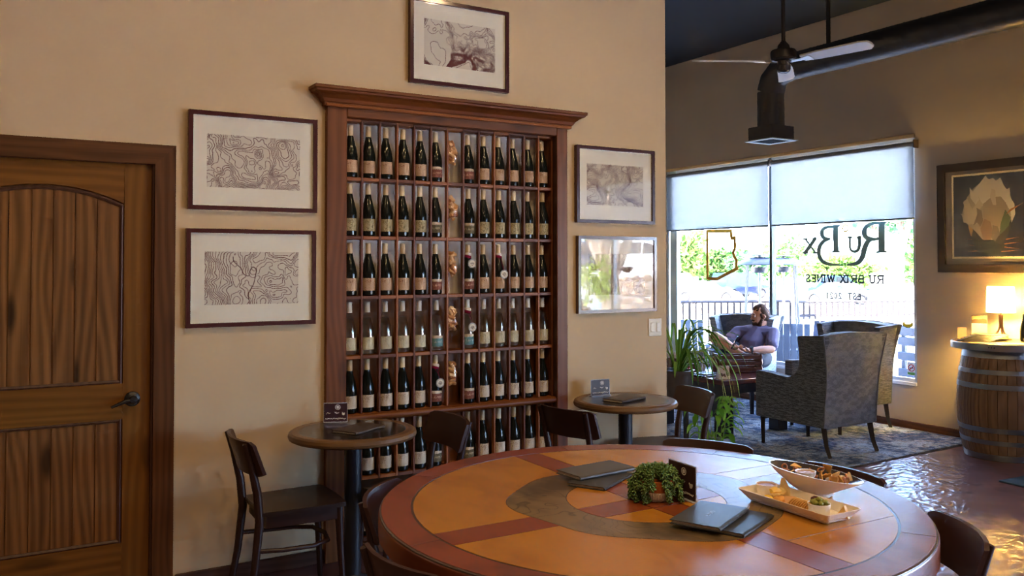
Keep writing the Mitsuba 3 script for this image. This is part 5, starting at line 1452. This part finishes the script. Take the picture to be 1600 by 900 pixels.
t = thing('window_lettering', 'mirrored small window lettering reading RU BRIX WINES', 'sign')
words(t, 'RU BRIX WINES', 5.600, 0.965, 1.412, 0.075, 0.015, lin(70, 84, 96))
t = thing('window_lettering', 'mirrored smallest window lettering reading EST. 2021', 'sign')
words(t, 'EST. 2021', 5.868, 0.418, 1.238, 0.058, 0.013, lin(80, 94, 104))
t = thing('state_outline', 'gold outline of a state stuck on the left window pane', 'sign')
AZ = [(8.130, 2.026), (7.716, 2.019), (7.705, 1.925), (7.655, 1.932), (7.648, 1.83), (7.655, 1.79), (7.682, 1.748), (7.66, 1.70), (7.622, 1.650), (7.632, 1.60), (7.612, 1.556), (7.78, 1.492), (7.953, 1.425), (8.08, 1.424), (8.129, 1.432)]
put(t + '__line', shape(onglass(Polygon(AZ).buffer(0.019, join_style=1).difference(Polygon(AZ).buffer(-0.019))), 'matte', lin(226, 168, 60)))
t = thing('no_smoking_sticker', 'small white no smoking sticker in the lower right window corner', 'sticker')
put(t + '__sheet', shape(onglass(sbox(5.245, 0.515, 5.335, 0.64)), 'matte', lin(232, 226, 222)))
c0 = Point(5.290, 0.585)
put(t + '__symbol', shape(extr(c0.buffer(0.036, 16).difference(c0.buffer(0.028, 16)).union(LineString([(5.267, 0.608), (5.313, 0.562)]).buffer(0.0045)), 0.0006, 'yz', XG - 0.002), 'matte', lin(190, 60, 50)), label='red barred circle')
put(t + '__cigarette', shape(extr(sbox(5.270, 0.582, 5.312, 0.589), 0.0004, 'yz', XG - 0.0017), 'matte', lin(60, 60, 60)))
put(t + '__strip', shape(extr(sbox(5.248, 0.518, 5.332, 0.542), 0.0004, 'yz', XG - 0.0017), 'matte', lin(96, 140, 70)), label='green strip')
t = thing('yellow_sticker', 'small yellow smile-shaped sticker on the right window pane', 'sticker')
e_ = affinity.scale(Point(5.325, 1.012).buffer(0.058, 20), 1.0, 0.62)
put(t + '__body', shape(onglass(e_.difference(affinity.scale(Point(5.325, 1.030).buffer(0.036, 16), 1.0, 0.5))), 'matte', lin(226, 184, 40)))
put(t + '__rim', shape(extr(e_.difference(e_.buffer(-0.006)), 0.0006, 'yz', XG - 0.002), 'matte', lin(70, 60, 40)), label='dark rim')

# ---------------------------------------------------------------- outside
struct('ground', shape(box(-60, 160, -140, 160, -1.5, -1.0), 'paving'), 'sunlit pale paving outside')
struct('patio', shape(box(XB + 0.2, 19, -9, 22, -1.0, -0.02), 'paving'), 'pale concrete patio outside the windows')
VDIR = np.array([0.70, 0.714]); VPER = np.array([0.714, -0.70])      # away from the window, and to the right


def at(d, s): return np.array([0, 0]) + VDIR * d + VPER * s


def fence(label, A, B, z0, z1, step, thick):
    k = thing('railing', label, 'railing'); A, B = np.array(A, float), np.array(B, float); L = np.linalg.norm(B - A); u = (B - A) / L
    for z in (z0 + 0.06, z1):
        put(k + '__rail', shape(tube([(*A, z), (*B, z)], 0.022, 4), 'satin', lin(38, 34, 36)))
    n = int(L / step)
    for i in range(n + 1):
        p = A + u * L * i / n; th = thick * (1.5 if i % 14 == 0 else 1.0)
        put(k + ('__post' if i % 14 == 0 else '__picket'), shape(tube([(*p, z0 if i % 14 else max(z0 - 0.05, -0.02)), (*p, z1)], th, 4), 'satin', lin(38, 34, 36)))


fence('dark metal patio railing with thin pickets behind the seated man', (8.15, 11.08), (11.15, 9.86), -0.02, 1.0, 0.105, 0.019)
struct('patio_wall', shape(box(0, 7.2, -0.11, 0.11, -0.02, 0.72), 'matte', lin(226, 218, 206)) if False else shape(moved(box(0, 7.0, -0.11, 0.11, -0.02, 0.70, 0.01), TR(11.2, 9.86, 0, math.atan2(-1.55, 5.0))), 'matte', lin(226, 218, 206)), 'low pale patio wall outside the right window pane')
fence('short reddish railing on the low pale patio wall outside', (11.3, 9.83), (17.6, 7.88), 0.70, 0.985, 0.105, 0.019)
# raised car park on two sides with rough stone edges
DS, PS = np.array([0.60, -0.80]), np.array([0.80, 0.60])
def ats(d, s): return np.array([XB, -1.3]) + DS * d + PS * s
lotB = Polygon([tuple(ats(19.6, -40)), tuple(ats(19.6, 14)), tuple(ats(90, 14)), tuple(ats(90, -60))])
struct('car_park', shape(extr(lotB, 2.15, 'xy', -1.0), 'paving'), 'raised sunlit car park')
rocks = [shape(chunk(100 + i, 1.0, 0.8), 'rock', smooth=False) for i in range(7)]


def rockwall(name, label, f, d, s0, s1, rows, size, zb):
    k = thing(name, label, 'stone wall')
    q = np.random.default_rng(int(d * 10))
    for r in range(rows):
        s = s0
        while s < s1:
            w = size * q.uniform(0.7, 1.25); p = f(d - 0.12 - 0.10 * (rows - r) + q.uniform(-.05, .05), s + w)
            M = TR(p[0], p[1], zb + r * size * 1.25, q.uniform(0, 6.28)) @ np.diag([w, w * 0.9, size * q.uniform(0.8, 1.0), 1])
            put(k + '__stone', rocks[int(q.integers(7))], M)
            s += w * 1.9


rockwall('stone_edge', 'rough brown stone edge of the car park behind the railing', at, 46, -4.5, 3.0, 2, 0.36, -0.95)
rockwall('stone_edge', 'dry stone retaining wall outside the other shop window', ats, 19.6, 0.1, 6.0, 8, 0.22, -0.95)


def car(label, x, y, z, rz, L, W, H, col, suv, cat_='car'):
    k = thing('car', label, cat_); M = TR(x, y, z, rz)
    if suv: pr_ = [(-L / 2, .35), (-L / 2 - .02, .62), (-L / 2, .95), (-L / 2 + .15, 1.02), (-L / 2 + .35, H - .06), (-L / 2 + .7, H), (L * .10, H), (L * .22, H - .12), (L * .32, 1.06), (L / 2 - .25, .95), (L / 2, .78), (L / 2 + .02, .5), (L / 2 - .05, .32)]
    else: pr_ = [(-L / 2, .32), (-L / 2 - .02, .6), (-L / 2 + .05, .88), (-L / 2 + .55, .95), (-L * .24, H - .05), (-L * .10, H), (L * .04, H), (L * .14, H - .10), (L * .27, .93), (L / 2 - .3, .80), (L / 2, .66), (L / 2 + .02, .45), (L / 2 - .08, .30)]
    P = Polygon(catmull(pr_, 4)).buffer(0)
    for s in (-L * .30, L * .31): P = P.difference(Point(s, .33).buffer(.39, 12))
    m = tm(m3.Manifold(m3.Mesh(*_mf(extr(P, W, 'xz', -W / 2)))).refine_to_length(0.25)); v = np.array(m.vertices)
    v[:, 1] *= 1 - 0.22 * np.clip((v[:, 2] - 0.9) / (H - 0.9), 0, 1)
    put(k + '__body', shape(trimesh.Trimesh(v, m.faces, process=False), 'gloss', lin(*col), smooth=40), M)
    base = 0.98
    if suv: wins = [[(-L / 2 + .42, base + .08), (-L / 2 + .55, H - .12), (-L * .17, H - .10), (-L * .17, base + .08)], [(-L * .15, base + .08), (-L * .15, H - .10), (L * .07, H - .10), (L * .07, base + .08)], [(L * .09, base + .08), (L * .09, H - .10), (L * .2, H - .2), (L * .28, base + .09)]]
    else: wins = [[(-L * .30, base), (-L * .215, H - .12), (-L * .08, H - .08), (-L * .08, base)], [(-L * .06, base), (-L * .06, H - .08), (L * .05, H - .08), (L * .13, H - .16), (L * .22, base)]]
    for w in wins:
        for s in (-1, 1):
            q = extr(Polygon(w), 0.012, 'xz', -0.006); vv = np.array(q.vertices)
            f = 1 - 0.22 * np.clip((vv[:, 2] - 0.9) / (H - 0.9), 0, 1); vv[:, 1] += s * (W / 2 * f + 0.002)
            put(k + '__window', shape(trimesh.Trimesh(vv, q.faces, process=False), 'gloss', lin(14, 18, 24)), M, 'dark window')
    for x_ in (-L * .30, L * .31):
        for s in (-1, 1):
            C_ = (x_, s * (W / 2 - .12), .33)
            wk = put(k + '__wheel', shape(cyl((C_[0], C_[1] - .11, .33), (C_[0], C_[1] + .11, .33), .33, 24), 'matte', lin(30, 30, 32), smooth=40), M)
            put(wk + '__hub', shape(cyl((C_[0], C_[1] + s * .108, .33), (C_[0], C_[1] + s * .118, .33), .21, 10), 'metal', (0.6, 0.6, 0.62)), M)
    for s in (-1, 1):
        put(k + '__tail_lamp', shape(box(-L / 2 - .03, -L / 2 + .04, s * (W / 2 - .2) - .1, s * (W / 2 - .2) + .1, .72, .86), 'gloss', lin(190, 30, 26)), M, 'red tail lamp')
        put(k + '__head_lamp', shape(box(L / 2 - .10, L / 2 + .01, s * (W / 2 - .25) - .14, s * (W / 2 - .25) + .14, .60, .72), 'gloss', lin(220, 224, 228)), M, 'head lamp')


ra = math.atan2(VPER[1], VPER[0])
LZ = -0.998
p = at(62, -1.3); car('white car parked behind the patio railing, left of the dark blue one', *p, LZ, ra + 0.08, 4.6, 1.8, 1.45, (236, 238, 240), False)
p = at(70, 1.2); car('dark blue sport utility car parked behind the white car', *p, LZ, ra + 0.75, 4.8, 1.9, 1.95, (10, 20, 44), True)
p = at(71, -3.6); car('dark car at the far left of the car park seen through the left pane', *p, LZ, ra, 4.7, 1.85, 1.95, (10, 15, 22), True)
p = at(69, 8.4); car('blue car parked far back behind the window lettering', *p, LZ, ra + 0.05, 4.6, 1.8, 1.75, (16, 40, 92), False)
p = at(60, 7.2); car('pale silver car parked behind the window lettering', *p, LZ, ra + math.pi, 4.7, 1.8, 1.45, (150, 160, 168), False)
p = at(60, 14.4); car('silver blue car at the right side of the car park', *p, LZ, ra, 4.6, 1.8, 1.5, (90, 112, 130), False)
rb = math.atan2(PS[1], PS[0])
p = ats(36, 2.1); car('white sport utility car in the raised car park, seen reflected in a framed map', *p, 1.151, rb + 0.5, 4.8, 1.95, 1.8, (232, 234, 238), True)
p = ats(40, -1.6); car('blue pickup-like car in the raised car park, seen reflected in a framed map', *p, 1.151, rb - 0.6, 5.2, 2.0, 1.85, (30, 50, 86), True)
p = ats(12.5, -1.0); car('pale grey car below the stone retaining wall, seen reflected in a framed map', *p, -0.998, rb + 0.2, 4.6, 1.8, 1.7, (186, 192, 196), False)


def tree(name, label, p, z, h, r, trunk, seed, cols, n=2600, group=None, ls=0.16, low=0.25, branches=6):
    k = thing(name, label, 'tree', group); q = np.random.default_rng(seed); p = np.asarray(p, float)
    tr = [[(p[0], p[1], z - 0.1, trunk * 1.25), (p[0] + q.uniform(-.1, .1), p[1], z + h * 0.22, trunk), (p[0] + q.uniform(-.25, .25), p[1] + q.uniform(-.2, .2), z + h * 0.45, trunk * 0.8)]]
    for i in range(branches):
        a = i * 2 * PI / branches + q.uniform(-.3, .3); b = tr[0][1 + i % 2]; e = 0.5 + 0.35 * q.random()
        tr.append([(b[0], b[1], b[2], trunk * 0.6), (b[0] + r * .4 * math.cos(a), b[1] + r * .4 * math.sin(a), z + h * (0.45 + .1 * q.random()), trunk * .42), (b[0] + r * .8 * math.cos(a), b[1] + r * .8 * math.sin(a), z + h * e, trunk * .18)])
    put(k + '__trunk', shape(hulls(tr, 0.25, 0), 'bark', smooth=50))
    ms = [[], []]
    cl_ = q.normal(size=(26, 3)); cl_ /= np.linalg.norm(cl_, axis=1, keepdims=True); cl_ *= q.uniform(0.35, 0.95, (26, 1))
    c = cl_[q.integers(0, 26, n)] + q.normal(size=(n, 3)) * 0.16
    P = np.stack([p[0] + c[:, 0] * r, p[1] + c[:, 1] * r, z + h * (low + (1 - low) * (0.5 + 0.5 * np.clip(c[:, 2], -1.05, 1.05)))], 1)
    d1 = q.normal(size=(n, 3)); d1 /= np.linalg.norm(d1, axis=1, keepdims=True); d2 = np.cross(d1, q.normal(size=(n, 3))); d2 /= np.linalg.norm(d2, axis=1, keepdims=True)
    s = ls * q.uniform(.6, 1.3, (n, 1))
    V = np.stack([P - d1 * s, P + d2 * s * .5, P + d1 * s, P - d2 * s * .5], 1)
    for i, cc in enumerate(cols):
        W_ = V[i::len(cols)].reshape(-1, 3); m = len(W_) // 4; b = 4 * np.arange(m)[:, None]
        F = np.concatenate([b + [0, 1, 2], b + [0, 2, 3]])
        put(k + '__foliage', shape(trimesh.Trimesh(W_, F, process=False), 'leaf', lin(*cc)), kind='stuff')


GRN = [((74, 104, 48), (112, 132, 70)), ((52, 88, 42), (90, 118, 60)), ((62, 100, 66), (96, 130, 88))]
tg_ = 'trees beyond the car park'
tree('tree', 'big grey-trunked tree right behind the window lettering', at(56, 10.2), LZ, 11.5, 5.2, 0.34, 1, GRN[2], 3000, low=0.42, ls=0.24)
for i, (d, s, h, r) in enumerate([(84, -4.2, 6.0, 3.0), (88, -0.4, 4.4, 2.4), (84, 2.1, 3.9, 1.7), (80, 9.6, 3.4, 3.2), (78, 18.0, 7.4, 3.9), (74, 31, 9, 4.5), (95, -14, 9.5, 6.0), (120, 6, 6.5, 6)]):
    tree('tree', ['yellow-green bushy tree', 'low spreading tree', 'small round tree', 'low green bush-like tree', 'tall green tree', 'tall dense tree', 'high pale tree', 'broad pale tree'][i] + ' beyond the car park, ' + ['seen in the left pane', 'behind the gold outline', 'behind the patio heater', 'under the window logo', 'at the right pane edge', 'outermost on the right', 'outermost on the left', 'farthest back'][i], at(d, s), LZ, h, r, 0.22, 20 + i, GRN[i % 3], 1900, tg_, 0.34, 0.06)
tree('tree', 'dark-trunked palm-like tree outside the other shop window', ats(10.5, 0.2), LZ, 9.5, 3.0, 0.24, 60, GRN[1], 1200, low=0.66)
tree('shrub', 'light green leafy shrub outside the other shop window', ats(6.8, -0.3), LZ, 2.75, 0.62, 0.03, 61, ((110, 140, 44), (150, 172, 74)), 900, ls=0.06, low=0.62)
for i, (d, s) in enumerate(((62, -18), (64, 0), (66, 12))):
    tree('tree', ['far left', 'middle', 'far right'][i] + ' tree of the row behind the raised car park', ats(d, s), 1.15, 10, 5.5, 0.3, 70 + i, GRN[i], 1600, tg_, 0.4, 0.12)


def heater(x, y, label):
    k = thing('patio_heater', label, 'patio heater', 'pyramid patio heaters'); M = TR(x, y, -0.02, 0.8) @ np.diag([1, 1, 0.835, 1]); DK = lin(26, 34, 46)
    put(k + '__base', shape(box(-.24, .24, -.24, .24, 0, .62, .01), 'satin', DK), M)
    for sx in (-1, 1):
        for sy in (-1, 1):
            put(k + '__post', shape(tube([(sx * .22, sy * .22, .62), (sx * .17, sy * .17, 1.93)], 0.017, 4), 'satin', DK), M)
    put(k + '__burner', shape(lathe([(0, 1.80), (.10, 1.80), (.12, 1.84), (.12, 1.90), (0, 1.90)], 20), 'satin', DK, smooth=35), M)
    put(k + '__tube', shape(cyl((0, 0, .62), (0, 0, 1.80), .02, 12), 'satin', lin(120, 126, 132), smooth=40), M)
    put(k + '__hood', shape(lathe([(0, 1.945), (.33, 1.935), (.34, 1.945), (.30, 1.985), (.20, 2.045), (.10, 2.07), (0, 2.075)], 28), 'satin', lin(24, 36, 54), smooth=35), M)
    put(k + '__cap', shape(lathe([(0, 2.10), (.16, 2.10), (.165, 2.108), (.14, 2.12), (0, 2.12)], 24), 'satin', DK, smooth=35), M)
    put(k + '__cap_stem', shape(cyl((0, 0, 2.07), (0, 0, 2.10), .02, 8), 'satin', DK), M)


heater(9.54, 9.00, 'dark patio heater with domed hood outside, left of the window upright')
heater(10.62, 9.52, 'dark patio heater with domed hood outside, right of the window upright')


def patio_chair(x, y, rz, label, col):
    k = thing('patio_chair', label, 'chair', 'slatted patio chairs outside'); M = TR(x, y, -0.02, rz, 0.82); c = lin(*col)
    for i in range(5):
        q = -0.20 + 0.10 * i
        put(k + '__back_slat', shape(moved(box(q - .043, q + .043, -.010, .010, 0, .72, .004), TR(0, -.26, .36) @ ROT([1, 0, 0], 16)), 'satin', c), M)
    for i in range(5):
        put(k + '__seat_slat', shape(box(-.26, .26, -.24 + .105 * i, -.145 + .105 * i, .37, .392, .004), 'satin', c), M)
    for s in (-1, 1):
        put(k + '__arm', shape(box(s * .31 - .05, s * .31 + .05, -.34, .34, .60, .625, .006), 'satin', c), M)
        put(k + '__leg', shape(box(s * .30 - .022, s * .30 + .022, .25, .30, 0, .60), 'satin', c), M)
        put(k + '__leg', shape(box(s * .30 - .022, s * .30 + .022, -.33, -.28, 0, .60), 'satin', c), M)
    put(k + '__rail', shape(box(-.28, .28, -.252, -.23, .33, .40), 'satin', c), M)


patio_chair(8.45, 9.25, -0.9, 'grey-blue slatted patio chair outside the left pane, behind the plant', (60, 78, 98))
patio_chair(8.45, 7.42, 2.3, 'blue-grey slatted patio chair outside, right of the seated man', (26, 42, 62))
patio_chair(9.15, 7.62, 1.9, 'blue-grey slatted patio chair outside, above the half hidden wing chair', (28, 44, 66))
t = thing('patio_bench', 'dark slatted bench outside the right window pane', 'bench')
for z in (0.06, 0.24, 0.44, 0.62, 0.74):
    put(t + '__slat', shape(moved(box(-0.75, 0.75, -0.02, 0.02, z, z + 0.10, 0.006), TR(9.30, 5.95, 0, 1.35)), 'satin', lin(52, 62, 80)))
for s in (-0.7, 0.7):
    put(t + '__post', shape(moved(box(s - 0.03, s + 0.03, -0.05, -0.0205, -0.02, 0.86), TR(9.30, 5.95, 0, 1.35)), 'satin', lin(52, 62, 80)))

# ---------------------------------------------------------------- the seated man
t = thing('person', 'man in a purple-grey t-shirt sitting in a wing chair, looking aside, phone in hand', 'person')
SKIN = lin(196, 146, 122)
hip_r, hip_l = (7.10, 6.93, 0.575), (7.19, 6.76, 0.575)
kn_r, an_r = (6.715, 6.985, 0.80), (6.815, 6.66, 0.625)       # right leg crossed, ankle on the left knee
kn_l, an_l = (6.83, 6.52, 0.570), (6.97, 6.43, 0.115)
chest, neckb = (7.245, 6.875, 0.80), (7.282, 6.870, 0.895)
sh_r, sh_l = (7.105, 7.025, 0.845), (7.318, 6.715, 0.838)
el_r, wr_r = (6.905, 7.01, 0.735), (6.765, 6.785, 0.705)
el_l, wr_l = (7.125, 6.565, 0.690), (6.845, 6.605, 0.690)
hd = np.array([7.272, 6.866, 1.022])
fd = np.array([-0.93, 0.30, -0.10]); fd /= np.linalg.norm(fd)
sd = np.cross([0, 0, 1.0], fd); sd /= np.linalg.norm(sd)      # the head's left
ud = np.cross(fd, sd)


def hp(f, s, u): return hd + fd * f + sd * s + ud * u


def q4(p, r): return (*p, r)


headm = [[q4(neckb, 0.062), q4(hp(-0.02, 0, -0.075), 0.058)],
         [q4(hp(-0.012, 0, 0.045), 0.082), q4(hp(-0.03, 0, 0.02), 0.082), q4(hp(0.015, 0, -0.01), 0.070), q4(hp(0.030, 0, -0.075), 0.044)],
         [q4(hp(0.040, 0.022, -0.03), 0.040), q4(hp(0.040, -0.022, -0.03), 0.040)],
         [q4(hp(0.078, 0, 0.022), 0.008), q4(hp(0.103, 0, -0.012), 0.0125)], [q4(hp(0.092, 0.012, -0.014), 0.009), q4(hp(0.092, -0.012, -0.014), 0.009)],
         [q4(hp(0.072, 0.032, 0.030), 0.011), q4(hp(0.074, 0.010, 0.028), 0.011)], [q4(hp(0.072, -0.032, 0.030), 0.011), q4(hp(0.074, -0.010, 0.028), 0.011)],
         [q4(hp(0.074, 0.016, -0.047), 0.009), q4(hp(0.078, -0.016, -0.047), 0.009)]]
for s in (-1, 1):
    headm.append([q4(hp(-0.010, s * 0.078, 0.018), 0.012), q4(hp(-0.016, s * 0.088, 0.004), 0.013), q4(hp(-0.004, s * 0.080, -0.022), 0.009)])
arm = lambda a, b, c: [[q4(a, 0.058), q4(tuple(0.5 * (np.array(a) + b)), 0.052), q4(b, 0.043)], [q4(b, 0.043), q4(tuple(0.6 * np.array(b) + 0.4 * np.array(c)), 0.042), q4(c, 0.028)]]
body = headm + arm(sh_r, el_r, wr_r) + arm(sh_l, el_l, wr_l)
body += [[q4(hip_r, 0.095), q4(kn_r, 0.068)], [q4(kn_r, 0.064), q4(tuple(0.62 * np.array(kn_r) + 0.38 * np.array(an_r)), 0.060), q4(an_r, 0.037)],
         [q4(hip_l, 0.095), q4(kn_l, 0.066)], [q4(kn_l, 0.062), q4(tuple(0.6 * np.array(kn_l) + 0.4 * np.array(an_l)), 0.057), q4(an_l, 0.036)],
         [q4(hip_r, 0.10), q4(chest, 0.115), q4(neckb, 0.060)], [q4(hip_l, 0.10), q4(chest, 0.115)], [q4(sh_r, 0.058), q4(chest, 0.10), q4(sh_l, 0.058)]]


def hand(w, el, phone_dir, up):
    w, el = np.array(w), np.array(el); d = w - el; d /= np.linalg.norm(d)
    d = d * 0.8 + phone_dir * 0.5; d /= np.linalg.norm(d)
    up = up - d * (up @ d); up /= np.linalg.norm(up); sd_ = np.cross(d, up); C = []
    for i, o in enumerate((-0.027, -0.009, 0.009, 0.026)):
        C.append([q4(w, 0.024), q4(w + d * 0.075 + sd_ * o, 0.0125)])
        L = (0.055, 0.068, 0.064, 0.05)[i]; b = w + d * 0.078 + sd_ * o
        C.append([q4(b, 0.0098), q4(b + d * L * .45 + up * 0.010, 0.0092), q4(b + d * L * .62 + up * L * .42, 0.0085), q4(b + d * L * .45 + up * L * .75, 0.0075)])
    C.append([q4(w + d * 0.022 + sd_ * -0.018, 0.016), q4(w + d * 0.05 + sd_ * -0.042 + up * 0.012, 0.0115), q4(w + d * 0.078 + sd_ * -0.046 + up * 0.03, 0.0095)])
    return C


body += hand(wr_r, el_r, np.array([-0.3, -0.7, 0.05]), np.array([0.2, 0.1, 1.0])) + hand(wr_l, el_l, np.array([-0.6, 0.4, 0.15]), np.array([0.2, -0.1, 1.0]))
put(t + '__body', shape(hulls(body, 0.013, 5), 'skin', SKIN, smooth=True))
SHIRT = lin(98, 92, 118)
mid = lambda a, b, f: tuple(np.array(a) * (1 - f) + np.array(b) * f)
belly = (7.13, 6.855, 0.70)
shirt = [[q4(mid(hip_r, hip_l, .15), 0.105), q4(belly, 0.142), q4(chest, 0.135)], [q4(mid(hip_r, hip_l, .85), 0.105), q4(belly, 0.142), q4(chest, 0.135)],
         [q4(sh_r, 0.072), q4(chest, 0.128), q4(sh_l, 0.072)], [q4(chest, 0.115), q4(mid(chest, neckb, .8), 0.072)], [q4(sh_r, 0.066), q4(mid(chest, neckb, .85), 0.066), q4(sh_l, 0.066)],
         [q4(sh_r, 0.074), q4(mid(sh_r, el_r, .72), 0.069)], [q4(sh_l, 0.075), q4(mid(sh_l, el_l, .78), 0.070)]]
sm_ = hulls(shirt, 0.02, 5)
v = np.array(sm_.vertices); nrm = np.array(sm_.vertex_normals)
v += nrm * (0.006 * (meshkit.fbm(v * np.array([16, 16, 26]), 3, 4)[:, None] - 0.5) * 2)
put(t + '__shirt', shape(trimesh.Trimesh(v, sm_.faces, process=False), 'cloth', SHIRT, smooth=True), label='purple-grey short-sleeved t-shirt')
put(t + '__shorts', shape(hulls([[q4(hip_r, 0.112), q4(mid(hip_r, kn_r, .62), 0.090)], [q4(hip_l, 0.112), q4(mid(hip_l, kn_l, .70), 0.088)], [q4(hip_r, 0.11), q4(hip_l, 0.11)]], 0.025, 5), 'cloth', lin(44, 48, 58), smooth=True), label='dark shorts')


def shellpart(nm, chains, col, label, rough=0.004, sc=40):
    m = hulls(chains, 0.009, 3); v = np.array(m.vertices); n_ = np.array(m.vertex_normals)
    v += n_ * (rough * (meshkit.noise(v * 130, 3)[:, None] - 0.4))
    put(t + '__' + nm, shape(trimesh.Trimesh(v, m.faces, process=False), 'cloth', lin(*col), smooth=True), label=label)


shellpart('hair', [[q4(hp(0.022, 0, 0.090), 0.042), q4(hp(-0.025, 0, 0.076), 0.068), q4(hp(-0.058, 0, 0.02), 0.066), q4(hp(-0.052, 0, -0.01), 0.050)], [q4(hp(-0.02, 0.035, 0.055), 0.054), q4(hp(-0.045, 0.030, 0.0), 0.056)], [q4(hp(-0.02, -0.035, 0.055), 0.054), q4(hp(-0.045, -0.030, 0.0), 0.056)],
                  [q4(hp(0.030, 0.034, 0.078), 0.024), q4(hp(0.030, -0.034, 0.078), 0.024)], [q4(hp(0.018, 0.070, 0.030), 0.012), q4(hp(0.012, 0.072, -0.01), 0.010)], [q4(hp(0.018, -0.070, 0.030), 0.012), q4(hp(0.012, -0.072, -0.01), 0.010)]], (74, 54, 42), 'short brown hair')
shellpart('beard', [[q4(hp(0.016, 0.064, -0.035), 0.014), q4(hp(0.034, 0.046, -0.085), 0.022), q4(hp(0.052, 0.0, -0.108), 0.028), q4(hp(0.034, -0.046, -0.085), 0.022), q4(hp(0.016, -0.064, -0.035), 0.014)],
                   [q4(hp(0.066, 0.022, -0.072), 0.020), q4(hp(0.072, 0, -0.082), 0.022), q4(hp(0.066, -0.022, -0.072), 0.020)], [q4(hp(0.086, 0.022, -0.036), 0.007), q4(hp(0.092, 0.0, -0.033), 0.008), q4(hp(0.086, -0.022, -0.036), 0.007)]], (66, 46, 36), 'full brown beard')
for s in (-1, 1):
    e_ = put(t + '__eye', shape(ell(hp(0.074, s * 0.030, 0.012), 0.0105), 'gloss', lin(226, 220, 214), smooth=True), label='eye')
    put(e_ + '__iris', shape(ell(hp(0.0805, s * 0.030, 0.012), 0.0052, sub=1), 'gloss', lin(54, 40, 34), smooth=True))
    put(t + '__eyebrow', shape(tube([hp(0.082, s * 0.046, 0.032), hp(0.088, s * 0.03, 0.038), hp(0.088, s * 0.013, 0.034)], 0.004, 6), 'cloth', lin(66, 48, 38), smooth=40))
wv = (np.array(wr_l) - np.array(el_l)); wv /= np.linalg.norm(wv); wc = np.array(wr_l) - wv * 0.012
wk = put(t + '__watch', shape(tube([wc - wv * 0.011, wc + wv * 0.011], 0.0355, 24), 'satin', lin(26, 26, 30), smooth=40), label='black wrist watch')
put(wk + '__dial', shape(cyl(wc + np.array([-0.008, -0.020, 0.024]), wc + np.array([-0.012, -0.028, 0.036]), 0.019, 20), 'gloss', lin(30, 34, 40), smooth=40))
for an, kn, fwd in ((an_l, kn_l, np.array([-0.9, -0.42, 0])), (an_r, kn_r, np.array([-0.35, -0.60, 0.1]))):
    a = np.array(an); f = fwd / np.linalg.norm(fwd)
    z0 = a - (np.array([0, 0, 0.055]) if an is an_l else np.array([0.0, 0.02, 0.03]))
    put(t + '__shoe', shape(hulls([[q4(a, 0.043), q4(z0 - f * 0.03, 0.044)], [q4(z0 - f * 0.03 - [0, 0, 0.005], 0.042), q4(z0 + f * 0.09 - [0, 0, 0.008], 0.040), q4(z0 + f * 0.17 - [0, 0, 0.018], 0.032)]], 0.02, 4), 'satin', lin(58, 58, 64), smooth=True), label='dark shoe')
PM = TR(6.685, 6.665, 0.775, 0.9) @ ROT([1, 0, 0], 28)
k = thing('phone', 'dark mobile phone held in the seated man\'s hands', 'phone')
put(k + '__case', shape(box(-0.037, 0.037, -0.0045, 0.0045, -0.075, 0.075, 0.003), 'satin', lin(24, 24, 28)), PM)
put(k + '__screen', shape(box(-0.033, 0.033, 0.0046, 0.0052, -0.069, 0.069), 'gloss', lin(30, 32, 38)), PM)

# dark mat on the floor at the right
solo('floor_mat', 'blue-grey floor mat at the right edge in front of the barrel', 'mat', shape(moved(box(0, 1.0, -0.62, 0, 0, 0.012, 0.004), TR(6.325, 3.657, 0.0003, -0.06)), 'cloth', lin(52, 74, 88)))
